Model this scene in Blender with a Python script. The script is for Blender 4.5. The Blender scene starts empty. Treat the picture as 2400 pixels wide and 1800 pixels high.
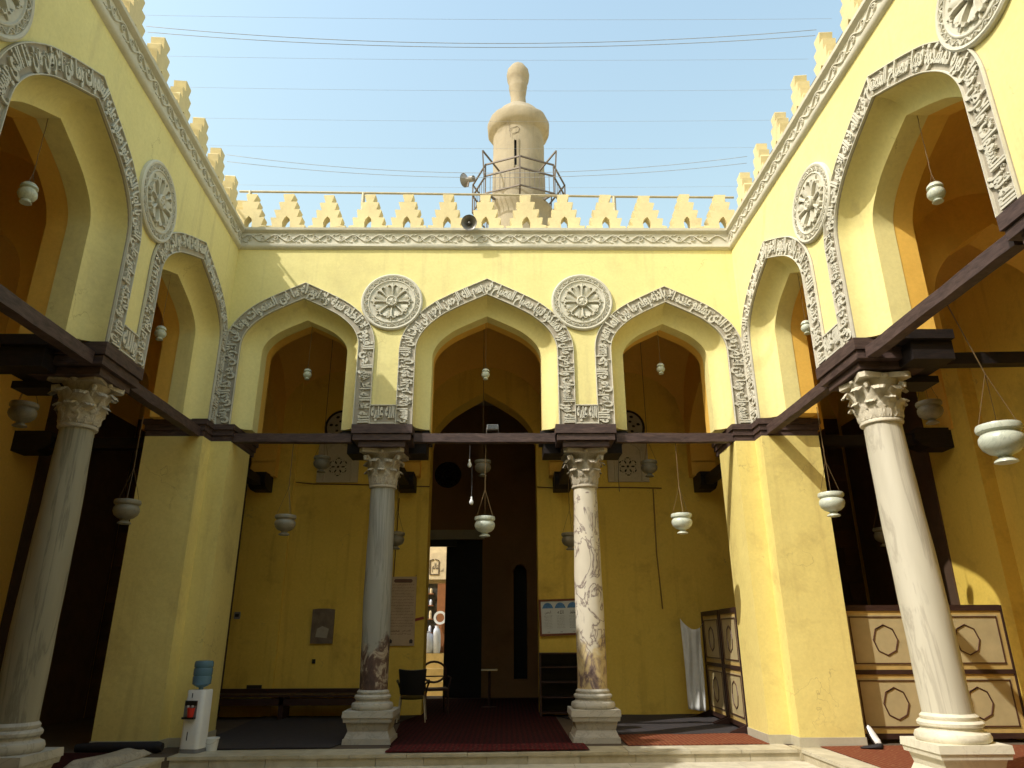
import bpy, math, random, unicodedata
import numpy as np
from mathutils import Vector, Matrix
from mathutils.geometry import tessellate_polygon
random.seed(7)
rng = np.random.default_rng(7)
PI = math.pi
scn = bpy.context.scene
C = scn.collection

# ------------------------------------------------------------------ camera
cam = bpy.data.cameras.new('camera')
cam.sensor_width = 36.0
cam.lens = 1654.0 / 2400.0 * 36.0
cam.clip_start = 0.05
cam.clip_end = 3000
cam_o = bpy.data.objects.new('camera', cam)
C.objects.link(cam_o)
yaw, pitch, roll = .0112, .3440, -.0038
fw = Vector((math.sin(yaw) * math.cos(pitch), math.cos(yaw) * math.cos(pitch), math.sin(pitch)))
rt = Vector((math.cos(yaw), -math.sin(yaw), 0))
up = rt.cross(fw)
r2 = rt * math.cos(roll) + up * math.sin(roll)
u2 = -rt * math.sin(roll) + up * math.cos(roll)
mw = Matrix((r2, u2, -fw)).transposed().to_4x4()
mw.translation = Vector((.3217, -10.692, 1.390))
cam_o.matrix_world = mw
scn.camera = cam_o

# ------------------------------------------------------------------ sky, sun, exposure
SUN_TO = Vector((1.45, 1.0, -1.91)).normalized()          # travel direction of the sunlight
elev = math.asin(-SUN_TO.z)
az = math.atan2(-SUN_TO.x, -SUN_TO.y)                     # bearing of the sun, clockwise from +Y
world = bpy.data.worlds.new('World')
scn.world = world
world.use_nodes = True
wn = world.node_tree
bg = wn.nodes['Background']
sky = wn.nodes.new('ShaderNodeTexSky')
sky.sky_type = 'NISHITA'
sky.sun_disc = False
sky.sun_elevation = elev
sky.sun_rotation = az
sky.air_density = 3.0
sky.dust_density = 3.5
sky.ozone_density = 2.6
sky.altitude = 50
wn.links.new(sky.outputs[0], bg.inputs[0])
bg.inputs[1].default_value = 0.15
sun = bpy.data.lights.new('sun', 'SUN')
sun.energy = 2.3
sun.angle = math.radians(0.5)
sun.color = (1.0, .97, .91)
sun_o = bpy.data.objects.new('sun', sun)
C.objects.link(sun_o)
sun_o.rotation_euler = SUN_TO.to_track_quat('-Z', 'Y').to_euler()
sun_o.location = (0, 0, 30)
scn.view_settings.view_transform = 'Standard'
scn.view_settings.look = 'None'
scn.view_settings.gamma = 1
scn.view_settings.use_curve_mapping = False
scn.view_settings.exposure = 0.82

# ------------------------------------------------------------------ materials
def new_mat(name):
    m = bpy.data.materials.new(name)
    m.use_nodes = True
    nt = m.node_tree
    b = nt.nodes['Principled BSDF']
    return m, nt, b

def ramp(nt, fac, stops):
    r = nt.nodes.new('ShaderNodeValToRGB')
    els = r.color_ramp.elements
    while len(els) < len(stops):
        els.new(0.5)
    for e, (p, c) in zip(els, stops):
        e.position = p
        e.color = (*c, 1) if len(c) == 3 else c
    nt.links.new(fac, r.inputs[0])
    return r.outputs[0]

def noise(nt, vec, scale, detail=4, rough=.55, dist=0.0):
    n = nt.nodes.new('ShaderNodeTexNoise')
    n.inputs['Scale'].default_value = scale
    n.inputs['Detail'].default_value = detail
    n.inputs['Roughness'].default_value = rough
    n.inputs['Distortion'].default_value = dist
    nt.links.new(vec, n.inputs['Vector'])
    return n.outputs[0]

def mix(nt, a, b, fac, mode='MIX'):
    n = nt.nodes.new('ShaderNodeMix')
    n.data_type = 'RGBA'
    n.blend_type = mode
    for sock, v in ((n.inputs[0], fac), (n.inputs[6], a), (n.inputs[7], b)):
        if isinstance(v, (float, int)):
            sock.default_value = v
        elif isinstance(v, tuple):
            sock.default_value = (*v, 1)
        else:
            nt.links.new(v, sock)
    return n.outputs[2]

def bump(nt, b, h, strength, dist, prev=None):
    n = nt.nodes.new('ShaderNodeBump')
    n.inputs['Strength'].default_value = strength
    n.inputs['Distance'].default_value = dist
    nt.links.new(h, n.inputs['Height'])
    if prev is not None:
        nt.links.new(prev, n.inputs['Normal'])
    nt.links.new(n.outputs[0], b.inputs['Normal'])
    return n.outputs[0]

def pos(nt, scale=(1, 1, 1), obj=False):
    if obj:
        g = nt.nodes.new('ShaderNodeTexCoord').outputs['Object']
    else:
        g = nt.nodes.new('ShaderNodeNewGeometry').outputs['Position']
    mp = nt.nodes.new('ShaderNodeMapping')
    mp.inputs['Scale'].default_value = scale
    nt.links.new(g, mp.inputs['Vector'])
    return mp.outputs[0]

def plaster(name, c1, c2, stain, stain_amt=.5, rough=.9, blotch=.6, streak=0.0, crack=0.0):
    m, nt, b = new_mat(name)
    p = pos(nt)
    base = ramp(nt, noise(nt, p, .9, 5, .6), [(.3, c1), (.7, c2)])
    s = ramp(nt, noise(nt, p, blotch, 6, .68, .3), [(.55, (0, 0, 0)), (.78, (1, 1, 1))])
    sc = nt.nodes.new('ShaderNodeMath'); sc.operation = 'MULTIPLY'; sc.inputs[1].default_value = stain_amt
    nt.links.new(s, sc.inputs[0])
    col = mix(nt, base, stain, sc.outputs[0])
    if streak:
        s2 = ramp(nt, noise(nt, pos(nt, (5, 5, .35)), 1.0, 5, .6), [(.56, (0, 0, 0)), (.75, (1, 1, 1))])
        sc2 = nt.nodes.new('ShaderNodeMath'); sc2.operation = 'MULTIPLY'; sc2.inputs[1].default_value = streak
        nt.links.new(s2, sc2.inputs[0])
        col = mix(nt, col, stain, sc2.outputs[0])
    if crack:
        vo = nt.nodes.new('ShaderNodeTexVoronoi'); vo.feature = 'DISTANCE_TO_EDGE'; vo.inputs['Scale'].default_value = .9
        wp = nt.nodes.new('ShaderNodeVectorMath'); wp.operation = 'ADD'
        nz_ = nt.nodes.new('ShaderNodeTexNoise'); nz_.inputs['Scale'].default_value = 2.5; nz_.inputs['Detail'].default_value = 5
        nt.links.new(p, nz_.inputs['Vector']); nt.links.new(p, wp.inputs[0]); nt.links.new(nz_.outputs['Color'], wp.inputs[1])
        nt.links.new(wp.outputs[0], vo.inputs['Vector'])
        ce = ramp(nt, vo.outputs[0], [(0.0, (1, 1, 1)), (.006, (0, 0, 0))])
        cm = ramp(nt, noise(nt, p, .7, 3, .6), [(.56, (0, 0, 0)), (.66, (crack, crack, crack))])
        ck_ = mix(nt, ce, cm, 1.0, 'MULTIPLY')
        col = mix(nt, col, (.30, .21, .09), ck_)
    fine = ramp(nt, noise(nt, p, 22, 5, .7), [(.3, (.93, .93, .93)), (.7, (1.04, 1.04, 1.04))])
    col = mix(nt, col, fine, 1.0, 'MULTIPLY')
    nt.links.new(col, b.inputs['Base Color'])
    b.inputs['Roughness'].default_value = rough
    b.inputs['Specular IOR Level'].default_value = .25
    n1 = bump(nt, b, noise(nt, p, 3.2, 3, .5), .55, .018)
    bump(nt, b, noise(nt, p, 55, 4, .65), .35, .003, n1)
    return m

MAT = {}
MAT['yellow'] = plaster('yellow_limewash_plaster', (.80, .71, .32), (.74, .65, .28), (.50, .42, .21), .6, streak=.42, crack=.7)
MAT['yellow_pier'] = plaster('bounce_yellow_pier_plaster', (.79, .66, .235), (.72, .59, .20), (.46, .34, .12), .75, blotch=1.0, streak=.35, crack=.6)  # deeper yellow than the walls: bounced light put into the plaster colour
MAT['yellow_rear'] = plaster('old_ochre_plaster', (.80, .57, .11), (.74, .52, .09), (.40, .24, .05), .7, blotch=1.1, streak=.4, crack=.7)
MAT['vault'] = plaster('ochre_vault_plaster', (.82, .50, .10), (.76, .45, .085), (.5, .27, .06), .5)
MAT['stucco'] = plaster('grey_carved_stucco', (.64, .61, .51), (.56, .53, .43), (.40, .37, .29), .6, blotch=3)
MAT['stucco_dark'] = plaster('dusty_stucco_ground', (.42, .38, .30), (.34, .30, .235), (.26, .22, .17), .6, blotch=5)
MAT['merlon'] = plaster('weathered_merlon_plaster', (.70, .60, .33), (.62, .52, .30), (.42, .33, .2), .55, blotch=2.2, streak=.25)
MAT['minaret'] = plaster('rough_grey_render', (.37, .32, .235), (.29, .25, .18), (.19, .16, .12), .75, blotch=1.6, streak=.35, crack=.8)
MAT['brown_wall'] = plaster('dark_brown_plaster', (.36, .20, .085), (.27, .15, .065), (.14, .08, .03), .6)  # plain dark brown for the entrance passage walls
MAT['floor_stone'] = plaster('worn_dark_floor', (.12, .09, .06), (.09, .065, .045), (.05, .035, .03), .6, blotch=2)
MAT['dado'] = plaster('grey_cement_dado', (.50, .46, .34), (.42, .38, .28), (.3, .26, .2), .6, blotch=3)
MAT['grille'] = plaster('gypsum_grille', (.52, .46, .33), (.46, .40, .29), (.3, .25, .18), .5, blotch=3)

def wood(name, c1, c2, sc=(2, 30, 30), rough=.6):
    m, nt, b = new_mat(name)
    p = pos(nt, (1, 1, 1))
    n = noise(nt, pos(nt, (3, 3, 14)), 2.0, 6, .65, .6)
    nt.links.new(ramp(nt, n, [(.3, c1), (.7, c2)]), b.inputs['Base Color'])
    b.inputs['Roughness'].default_value = rough
    b.inputs['Specular IOR Level'].default_value = .3
    bump(nt, b, n, .5, .006)
    return m
MAT['beam'] = wood('dark_painted_timber', (.034, .020, .018), (.105, .066, .056))
MAT['beam_black'] = wood('black_timber', (.008, .006, .006), (.022, .015, .013))  # near-black timber for brackets, cross beams and bearers
MAT['wood_dark'] = wood('dark_stained_wood', (.028, .012, .010), (.055, .026, .020), rough=.5)
MAT['wood_red'] = wood('brown_red_wood', (.14, .045, .018), (.22, .075, .03), rough=.5)
MAT['door'] = wood('black_old_door', (.010, .009, .009), (.02, .017, .015), rough=.6)

def plain(name, c, rough=.5, metal=0.0, spec=.5, var=.12, scale=6):
    m, nt, b = new_mat(name)
    p = pos(nt)
    lo = tuple(x * (1 - var) for x in c)
    hi = tuple(min(1, x * (1 + var)) for x in c)
    nt.links.new(ramp(nt, noise(nt, p, scale, 4, .6), [(.3, lo), (.7, hi)]), b.inputs['Base Color'])
    b.inputs['Roughness'].default_value = rough
    b.inputs['Metallic'].default_value = metal
    b.inputs['Specular IOR Level'].default_value = spec
    return m
MAT['white_plastic'] = plain('white_plastic', (.75, .76, .75), .35, var=.04)
MAT['grey_plastic'] = plain('grey_plastic', (.18, .18, .18), .5)
MAT['black_plastic'] = plain('black_plastic', (.012, .011, .011), .45)
MAT['red_plastic'] = plain('red_plastic', (.62, .03, .015), .4)
MAT['panel_cream'] = plain('cream_panel_paint', (.46, .37, .19), .6, var=.12, scale=3)
MAT['panel_band'] = plain('ochre_border_paint', (.52, .36, .12), .6)
MAT['line_brown'] = plain('brown_moulding', (.075, .03, .018), .5)
MAT['metal_rail'] = plain('pale_painted_steel', (.42, .36, .24), .5, .2)
MAT['metal_dark'] = plain('rusty_dark_steel', (.13, .105, .085), .6, .3)
MAT['metal_leg'] = plain('pale_metal_leg', (.55, .52, .45), .35, .7)
MAT['chain'] = plain('brass_chain', (.16, .10, .04), .6, .3)
MAT['cloth'] = plain('white_cotton_cloth', (.62, .62, .58), .95, var=.08)
MAT['paper'] = plain('white_printed_sheet', (.60, .62, .60), .5, var=.03)
MAT['paper_blue'] = plain('blue_print', (.07, .20, .42), .5, var=.3, scale=30)
MAT['plaque'] = plain('beige_marble_plaque', (.50, .37, .24), .5, var=.1)
MAT['plaque_grey'] = plain('grey_stone_plaque', (.17, .125, .085), .7, var=.25, scale=9)
MAT['ink'] = plain('dark_ink', (.05, .035, .03), .6)
MAT['ink_brown'] = plain('faded_brown_ink', (.13, .06, .035), .6)
MAT['bulb'] = plain('bluish_glass_bulb', (.35, .37, .50), .2)
MAT['wire'] = plain('dark_wire', (.10, .10, .11), .6)
MAT['wire_sky'] = plain('grey_overhead_wire', (.34, .35, .38), .6)
MAT['pipe'] = plain('ochre_painted_pipe', (.34, .20, .06), .7)
MAT['cable_red'] = plain('dull_red_cable', (.10, .035, .02), .7)
MAT['horn'] = plain('grey_horn_paint', (.20, .19, .18), .45, .3)
MAT['rug_dark'] = plain('dark_grey_rug', (.030, .024, .025), .95, var=.3, scale=25)
MAT['mat_black'] = plain('black_rubber_mat', (.012, .010, .012), .8)
MAT['bag'] = plain('white_plastic_bag', (.62, .68, .80), .5, var=.1, scale=8)
MAT['shop_shelf'] = plain('dark_goods_shelf', (.05, .05, .04), .5, var=.9, scale=9)
MAT['shop_wood'] = plain('orange_brown_wood', (.25, .10, .035), .5)
MAT['shop_cream'] = plain('cream_shop_front', (.62, .52, .33), .7)
MAT['step_yellow'] = plain('yellow_street_steps', (.62, .47, .20), .8)
MAT['red_paint'] = plain('red_tag_paint', (.30, .05, .03), .6)

def marble(name, c1, c2, vein, vscale=3, vamt=.8, rough=.45, stretch=(1, 1, .4), low=None):
    m, nt, b = new_mat(name)
    p = pos(nt, stretch, obj=True)
    base = ramp(nt, noise(nt, p, 2.5, 6, .6), [(.3, c1), (.7, c2)])
    w = noise(nt, p, vscale, 8, .6, 1.6)
    ma = nt.nodes.new('ShaderNodeMath'); ma.operation = 'SUBTRACT'; ma.inputs[1].default_value = .5
    nt.links.new(w, ma.inputs[0])
    mb = nt.nodes.new('ShaderNodeMath'); mb.operation = 'ABSOLUTE'
    nt.links.new(ma.outputs[0], mb.inputs[0])
    v = ramp(nt, mb.outputs[0], [(0.0, (vamt,) * 3), (.035, (0, 0, 0))])
    col = mix(nt, base, vein, v)
    if low is not None:
        # darker, cloudier tones towards the bottom; a stain on the veined column
        g = nt.nodes.new('ShaderNodeTexCoord').outputs['Object']
        sx = nt.nodes.new('ShaderNodeSeparateXYZ'); nt.links.new(g, sx.inputs[0])
        nn = noise(nt, pos(nt, (1, 1, .7), obj=True), 3.0, 6, .65)
        ad = nt.nodes.new('ShaderNodeMath'); ad.operation = 'MULTIPLY_ADD'
        ad.inputs[1].default_value = -1.7
        nt.links.new(nn, ad.inputs[0]); nt.links.new(sx.outputs[2], ad.inputs[2])
        f = ramp(nt, ad.outputs[0], [(.40, (1, 1, 1)), (.56, (0, 0, 0))])
        lowc = ramp(nt, noise(nt, pos(nt, (1, 1, .6), obj=True), 5.0, 6, .65, .8), low)
        col = mix(nt, col, lowc, f)
    nt.links.new(col, b.inputs['Base Color'])
    b.inputs['Roughness'].default_value = rough
    bump(nt, b, noise(nt, p, 14, 5, .6), .35, .006)
    return m
MAT['col_grey'] = marble('grey_green_weathered_marble', (.36, .35, .30), (.27, .27, .23), (.14, .13, .11), 2.5, .5, .6, (1, 1, .12),
                         low=[(.42, (.06, .035, .03)), (.52, (.12, .07, .05)), (.58, (.42, .36, .27)), (.66, (.20, .12, .08))])
MAT['col_veined'] = marble('white_marble_with_dark_veins', (.66, .60, .47), (.56, .50, .39), (.17, .12, .11), 2.6, 1.0, .4, (1, 1, .6),
                           low=[(.38, (.09, .06, .06)), (.46, (.20, .14, .12)), (.54, (.52, .40, .20)), (.66, (.58, .49, .30))])
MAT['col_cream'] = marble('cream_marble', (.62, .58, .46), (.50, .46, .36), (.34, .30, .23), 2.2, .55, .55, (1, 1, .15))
MAT['col_left'] = marble('dark_cream_marble', (.34, .31, .22), (.22, .20, .14), (.11, .10, .07), 2.0, .6, .65, (1, 1, .12))  # cream stone in a darker tone for the left column
MAT['capital'] = marble('carved_capital_stone', (.48, .42, .31), (.38, .33, .25), (.2, .16, .12), 6, .5, .75, (1, 1, 1))
MAT['capital_light'] = marble('pale_capital_stone', (.66, .60, .46), (.54, .49, .38), (.35, .3, .22), 6, .4, .7, (1, 1, 1))
MAT['base_stone'] = marble('grey_white_base_marble', (.50, .47, .39), (.40, .37, .31), (.24, .22, .18), 3, .5, .6, (1, 1, 1))
MAT['base_light'] = marble('cream_base_marble', (.74, .69, .54), (.64, .60, .47), (.45, .4, .3), 3, .3, .55, (1, 1, 1))
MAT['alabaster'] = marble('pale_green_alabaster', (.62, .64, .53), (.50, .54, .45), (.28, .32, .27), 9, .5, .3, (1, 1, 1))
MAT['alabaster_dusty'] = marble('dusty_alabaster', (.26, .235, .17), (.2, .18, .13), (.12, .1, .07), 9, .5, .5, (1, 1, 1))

def slab_mat(name, cols, rough=.55):
    m, nt, b = new_mat(name)
    oi = nt.nodes.new('ShaderNodeObjectInfo')
    base = ramp(nt, oi.outputs['Random'], [(i / (len(cols) - 1), c) for i, c in enumerate(cols)])
    p = pos(nt)
    d = ramp(nt, noise(nt, p, 5, 6, .65, .4), [(.3, (.72, .70, .66)), (.65, (1.05, 1.05, 1.05))])
    nt.links.new(mix(nt, base, d, 1.0, 'MULTIPLY'), b.inputs['Base Color'])
    b.inputs['Roughness'].default_value = rough
    bump(nt, b, noise(nt, p, 18, 5, .6), .3, .003)
    return m
MAT['slab'] = slab_mat('cream_step_marble', [(.56, .50, .36), (.48, .42, .28), (.60, .55, .42), (.50, .46, .34)])
MAT['court'] = slab_mat('white_court_marble', [(.62, .57, .44), (.56, .51, .38), (.66, .61, .48), (.6, .55, .42)])

def rug(name, red, dark, light, sx=2.2, sy=2.2):
    m, nt, b = new_mat(name)
    p = pos(nt, (1, 1, 1))
    w1 = nt.nodes.new('ShaderNodeTexWave'); w1.bands_direction = 'X'; w1.inputs['Scale'].default_value = sx
    w1.inputs['Distortion'].default_value = .6; w1.inputs['Detail'].default_value = 2
    nt.links.new(p, w1.inputs['Vector'])
    w2 = nt.nodes.new('ShaderNodeTexWave'); w2.bands_direction = 'Y'; w2.inputs['Scale'].default_value = sy * 2
    w2.inputs['Distortion'].default_value = .6
    nt.links.new(p, w2.inputs['Vector'])
    vo = nt.nodes.new('ShaderNodeTexVoronoi'); vo.inputs['Scale'].default_value = 16
    nt.links.new(p, vo.inputs['Vector'])
    a = mix(nt, red, dark, ramp(nt, w1.outputs[1], [(.45, (0, 0, 0)), (.62, (.8, .8, .8))]))
    a = mix(nt, a, light, ramp(nt, vo.outputs[0], [(.12, (.75, .75, .75)), (.3, (0, 0, 0))]))
    a = mix(nt, a, dark, ramp(nt, w2.outputs[1], [(.8, (0, 0, 0)), (.92, (.6, .6, .6))]))
    nt.links.new(a, b.inputs['Base Color'])
    b.inputs['Roughness'].default_value = 1.0
    b.inputs['Specular IOR Level'].default_value = .1
    bump(nt, b, noise(nt, p, 180, 3, .6), .6, .004)
    return m
MAT['rug_red'] = rug('red_patterned_rug', (.11, .014, .014), (.045, .012, .012), (.17, .10, .07), 5, 4)
MAT['rug_deep'] = rug('deep_red_rug', (.05, .008, .008), (.02, .007, .007), (.07, .035, .025), 4, 4)
MAT['rug_brown'] = rug('worn_brown_red_rug', (.22, .075, .035), (.13, .035, .02), (.30, .17, .08), 5, 3)

m, nt, b = new_mat('blue_water_bottle')
b.inputs['Base Color'].default_value = (.16, .32, .48, 1)
b.inputs['Transmission Weight'].default_value = .55
b.inputs['Roughness'].default_value = .12
b.inputs['IOR'].default_value = 1.3
MAT['bottle'] = m
m, nt, b = new_mat('daylight_glass')
b.inputs['Base Color'].default_value = (.7, .75, .8, 1)
b.inputs['Roughness'].default_value = .2
b.inputs['Transmission Weight'].default_value = .9
MAT['glass'] = m

# ------------------------------------------------------------------ builders
def tag(o, label=None, cat=None, group=None, kind=None):
    if label: o['label'] = label
    if cat: o['category'] = cat
    if group: o['group'] = group
    if kind: o['kind'] = kind
    return o

def empty(name, loc=(0, 0, 0), rz=0.0, label=None, cat=None, group=None):
    o = bpy.data.objects.new(name, None)
    o.empty_display_size = .1
    o.location = loc
    o.rotation_euler = (0, 0, rz)
    C.objects.link(o)
    return tag(o, label, cat, group)

def wloc(p):
    v = Vector((0, 0, 0))
    while p is not None:
        v += p.location
        p = p.parent
    return v

class MB:
    def __init__(s):
        s.v = []; s.f = []
    def add(s, vs, fs):
        n = len(s.v)
        s.v += [tuple(q) for q in vs]
        s.f += [tuple(i + n for i in f) for f in fs]
        return s
    def box(s, x0, x1, y0, y1, z0, z1):
        if x0 > x1: x0, x1 = x1, x0
        if y0 > y1: y0, y1 = y1, y0
        return s.add([(x0, y0, z0), (x1, y0, z0), (x1, y1, z0), (x0, y1, z0), (x0, y0, z1), (x1, y0, z1), (x1, y1, z1), (x0, y1, z1)],
                     [(0, 3, 2, 1), (4, 5, 6, 7), (0, 1, 5, 4), (1, 2, 6, 5), (2, 3, 7, 6), (3, 0, 4, 7)])
    def frustum(s, cx, cy, hx0, hy0, z0, hx1, hy1, z1):
        return s.add([(cx - hx0, cy - hy0, z0), (cx + hx0, cy - hy0, z0), (cx + hx0, cy + hy0, z0), (cx - hx0, cy + hy0, z0),
                      (cx - hx1, cy - hy1, z1), (cx + hx1, cy - hy1, z1), (cx + hx1, cy + hy1, z1), (cx - hx1, cy + hy1, z1)],
                     [(0, 3, 2, 1), (4, 5, 6, 7), (0, 1, 5, 4), (1, 2, 6, 5), (2, 3, 7, 6), (3, 0, 4, 7)])
    def lathe(s, prof, seg=24, c=(0, 0, 0), cap=True, jit=0.0):
        vs = []; fs = []
        for (r, z) in prof:
            for k in range(seg):
                a = 2 * PI * k / seg
                rr = r * (1 + (random.uniform(-jit, jit) if jit else 0))
                vs.append((c[0] + rr * math.cos(a), c[1] + rr * math.sin(a), c[2] + z))
        for i in range(len(prof) - 1):
            for k in range(seg):
                k2 = (k + 1) % seg
                fs.append((i * seg + k, i * seg + k2, (i + 1) * seg + k2, (i + 1) * seg + k))
        if cap:
            fs.append(tuple(range(seg))[::-1])
            fs.append(tuple((len(prof) - 1) * seg + k for k in range(seg)))
        return s.add(vs, fs)
    def tube(s, pts, r, seg=6, cap=True):
        pts = [Vector(p) for p in pts]
        rr = r if isinstance(r, (list, tuple)) else [r] * len(pts)
        vs = []; fs = []
        n0 = None
        for i, p in enumerate(pts):
            t = (pts[min(i + 1, len(pts) - 1)] - pts[max(i - 1, 0)])
            if t.length < 1e-9: t = Vector((0, 0, 1))
            t.normalize()
            if n0 is None:
                a = Vector((0, 0, 1)) if abs(t.z) < .9 else Vector((1, 0, 0))
                n0 = t.cross(a).normalized()
            else:
                n0 = (n0 - t * n0.dot(t)).normalized()
            b_ = t.cross(n0)
            for k in range(seg):
                a = 2 * PI * k / seg
                vs.append(p + (n0 * math.cos(a) + b_ * math.sin(a)) * rr[i])
        for i in range(len(pts) - 1):
            for k in range(seg):
                k2 = (k + 1) % seg
                fs.append((i * seg + k, i * seg + k2, (i + 1) * seg + k2, (i + 1) * seg + k))
        if cap:
            fs.append(tuple(range(seg))[::-1]); fs.append(tuple((len(pts) - 1) * seg + k for k in range(seg)))
        return s.add(vs, fs)
    def bar(s, p, q, w, h=None):
        """square bar between two points"""
        h = h or w
        p = Vector(p); q = Vector(q); t = (q - p).normalized()
        a = Vector((0, 0, 1)) if abs(t.z) < .95 else Vector((1, 0, 0))
        n = t.cross(a).normalized(); b_ = t.cross(n).normalized()
        vs = []
        for e in (p, q):
            for sx, sy in ((-1, -1), (1, -1), (1, 1), (-1, 1)):
                vs.append(e + n * sx * w / 2 + b_ * sy * h / 2)
        return s.add(vs, [(0, 3, 2, 1), (4, 5, 6, 7), (0, 1, 5, 4), (1, 2, 6, 5), (2, 3, 7, 6), (3, 0, 4, 7)])
    def plate(s, outer, holes, d0, d1, mp=None):
        """polygon with holes (2D) extruded between depth d0 and d1; mp(u, d, v)"""
        loops = [outer] + holes
        flat = [q for l in loops for q in l]
        tris = tessellate_polygon([[Vector((x, y, 0)) for x, y in l] for l in loops])
        mp = mp or (lambda u, d, v: (u, d, v))
        n = len(flat)
        vs = [mp(x, d0, y) for x, y in flat] + [mp(x, d1, y) for x, y in flat]
        fs = [tuple(t) for t in tris] + [tuple(i + n for i in t[::-1]) for t in tris]
        o = 0
        for l in loops:
            k = len(l)
            for i in range(k):
                j = (i + 1) % k
                fs.append((o + i, o + j, o + j + n, o + i + n))
            o += k
        return s.add(vs, fs)
    def ridge(s, pts, w, h, mp):
        """raised half-round ribbon following a 2D polyline; w may vary along it"""
        n = len(pts)
        ww = w if isinstance(w, (list, tuple)) else [w] * n
        vs = []; fs = []
        for i, (x, y) in enumerate(pts):
            x0, y0 = pts[max(i - 1, 0)]; x1, y1 = pts[min(i + 1, n - 1)]
            dx, dy = x1 - x0, y1 - y0
            L = math.hypot(dx, dy) or 1
            nx, ny = -dy / L, dx / L
            q = ww[i] / 2
            vs += [mp(x + nx * q, 0.0, y + ny * q), mp(x + nx * q * .55, -h, y + ny * q * .55),
                   mp(x - nx * q * .55, -h, y - ny * q * .55), mp(x - nx * q, 0.0, y - ny * q)]
        for i in range(n - 1):
            for k in range(3):
                fs.append((i * 4 + k, i * 4 + k + 1, (i + 1) * 4 + k + 1, (i + 1) * 4 + k))
        fs.append((0, 1, 2, 3)); e = (n - 1) * 4; fs.append((e + 3, e + 2, e + 1, e))
        return s.add(vs, fs)
    def map(s, fn):
        s.v = [tuple(fn(*q)) for q in s.v]
        return s
    def build(s, name, mat, parent=None, world=True, smooth=None, fix=True, **kw):
        off = wloc(parent) if (parent is not None and world) else Vector((0, 0, 0))
        me = bpy.data.meshes.new(name)
        me.from_pydata([(q[0] - off.x, q[1] - off.y, q[2] - off.z) for q in s.v], [], s.f)
        me.validate()
        me.materials.append(MAT[mat] if isinstance(mat, str) else mat)
        if fix:
            import bmesh
            bm = bmesh.new(); bm.from_mesh(me)
            bmesh.ops.recalc_face_normals(bm, faces=bm.faces)
            bm.to_mesh(me); bm.free()
        if smooth is not None:
            me.shade_smooth()
            if smooth > 0:
                me.set_sharp_from_angle(angle=math.radians(smooth))
        o = bpy.data.objects.new(name, me)
        C.objects.link(o)
        if parent is not None:
            o.parent = parent
        return tag(o, **kw)

def copy_tree(o, parent=None):
    c = o.copy(); C.objects.link(c)
    if parent is not None: c.parent = parent
    for ch in list(o.children): copy_tree(ch, c)
    return c

def setloc(o, loc):
    """move an object's origin to loc without moving its mesh (mesh data in world coordinates)"""
    return o

# ------------------------------------------------------------------ arabic lettering
FORMS = {}
for cp in range(0xFE70, 0xFEFD):
    d = unicodedata.decomposition(chr(cp)).split()
    if len(d) == 2 and d[0] in ('<isolated>', '<final>', '<initial>', '<medial>'):
        FORMS.setdefault(chr(int(d[1], 16)), {})[d[0][1:-1]] = chr(cp)
def shape(txt):
    out = []
    n = len(txt)
    joins = lambda c: c in FORMS
    dual = lambda c: c in FORMS and 'initial' in FORMS[c]
    i = 0
    res = []
    while i < n:
        c = txt[i]
        if c == '\u0644' and i + 1 < n and txt[i + 1] == '\u0627':
            prev = res and res[-1][1]
            res.append(('\uFEFC' if prev else '\uFEFB', False)); i += 2; continue
        if c not in FORMS:
            res.append((c, False)); i += 1; continue
        prev = bool(res and res[-1][1])
        nxt = i + 1 < n and joins(txt[i + 1]) and dual(c)
        f = FORMS[c]
        k = 'medial' if prev and nxt else 'final' if prev else 'initial' if nxt else 'isolated'
        res.append((f.get(k, f.get('isolated', c)), nxt)); i += 1
    return ''.join(r[0] for r in res)[::-1]
TXTC = {}
def text_mesh(txt, extrude=.05, bev=0.0, offset=0.0, res=2):
    key = (txt, extrude, bev, offset, res)
    if key in TXTC: return TXTC[key]
    cu = bpy.data.curves.new('t', 'FONT')
    cu.body = txt; cu.extrude = extrude; cu.resolution_u = res
    cu.bevel_depth = bev; cu.bevel_resolution = 0; cu.offset = offset
    o = bpy.data.objects.new('t', cu); C.objects.link(o)
    bpy.context.view_layer.update()
    me = o.evaluated_get(bpy.context.evaluated_depsgraph_get()).to_mesh()
    v = np.array([tuple(q.co) for q in me.vertices])
    f = [tuple(p.vertices) for p in me.polygons]
    o.evaluated_get(bpy.context.evaluated_depsgraph_get()).to_mesh_clear()
    bpy.data.objects.remove(o); bpy.data.curves.remove(cu)
    TXTC[key] = (v, f)
    return v, f
VERSES = [
    "الله لا اله الا هو الحي القيوم لا تاخذه سنة ولا نوم له ما في",
    "السموات وما في الارض من ذا الذي يشفع عنده الا باذنه يعلم ما بين",
    "بسم الله الرحمن الرحيم في بيوت اذن الله ان ترفع ويذكر فيها اسمه",
    "الله نور السموات والارض مثل نوره كمشكوة فيها مصباح المصباح في",
    "ان الله وملائكته يصلون على النبي يا ايها الذين امنوا صلوا عليه",
    "انما يعمر مساجد الله من امن بالله واليوم الاخر واقام الصلوة واتى",
]
SHORT = ["الله عليه", "والله", "على محمد"]
LAT = "\u0020"

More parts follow.
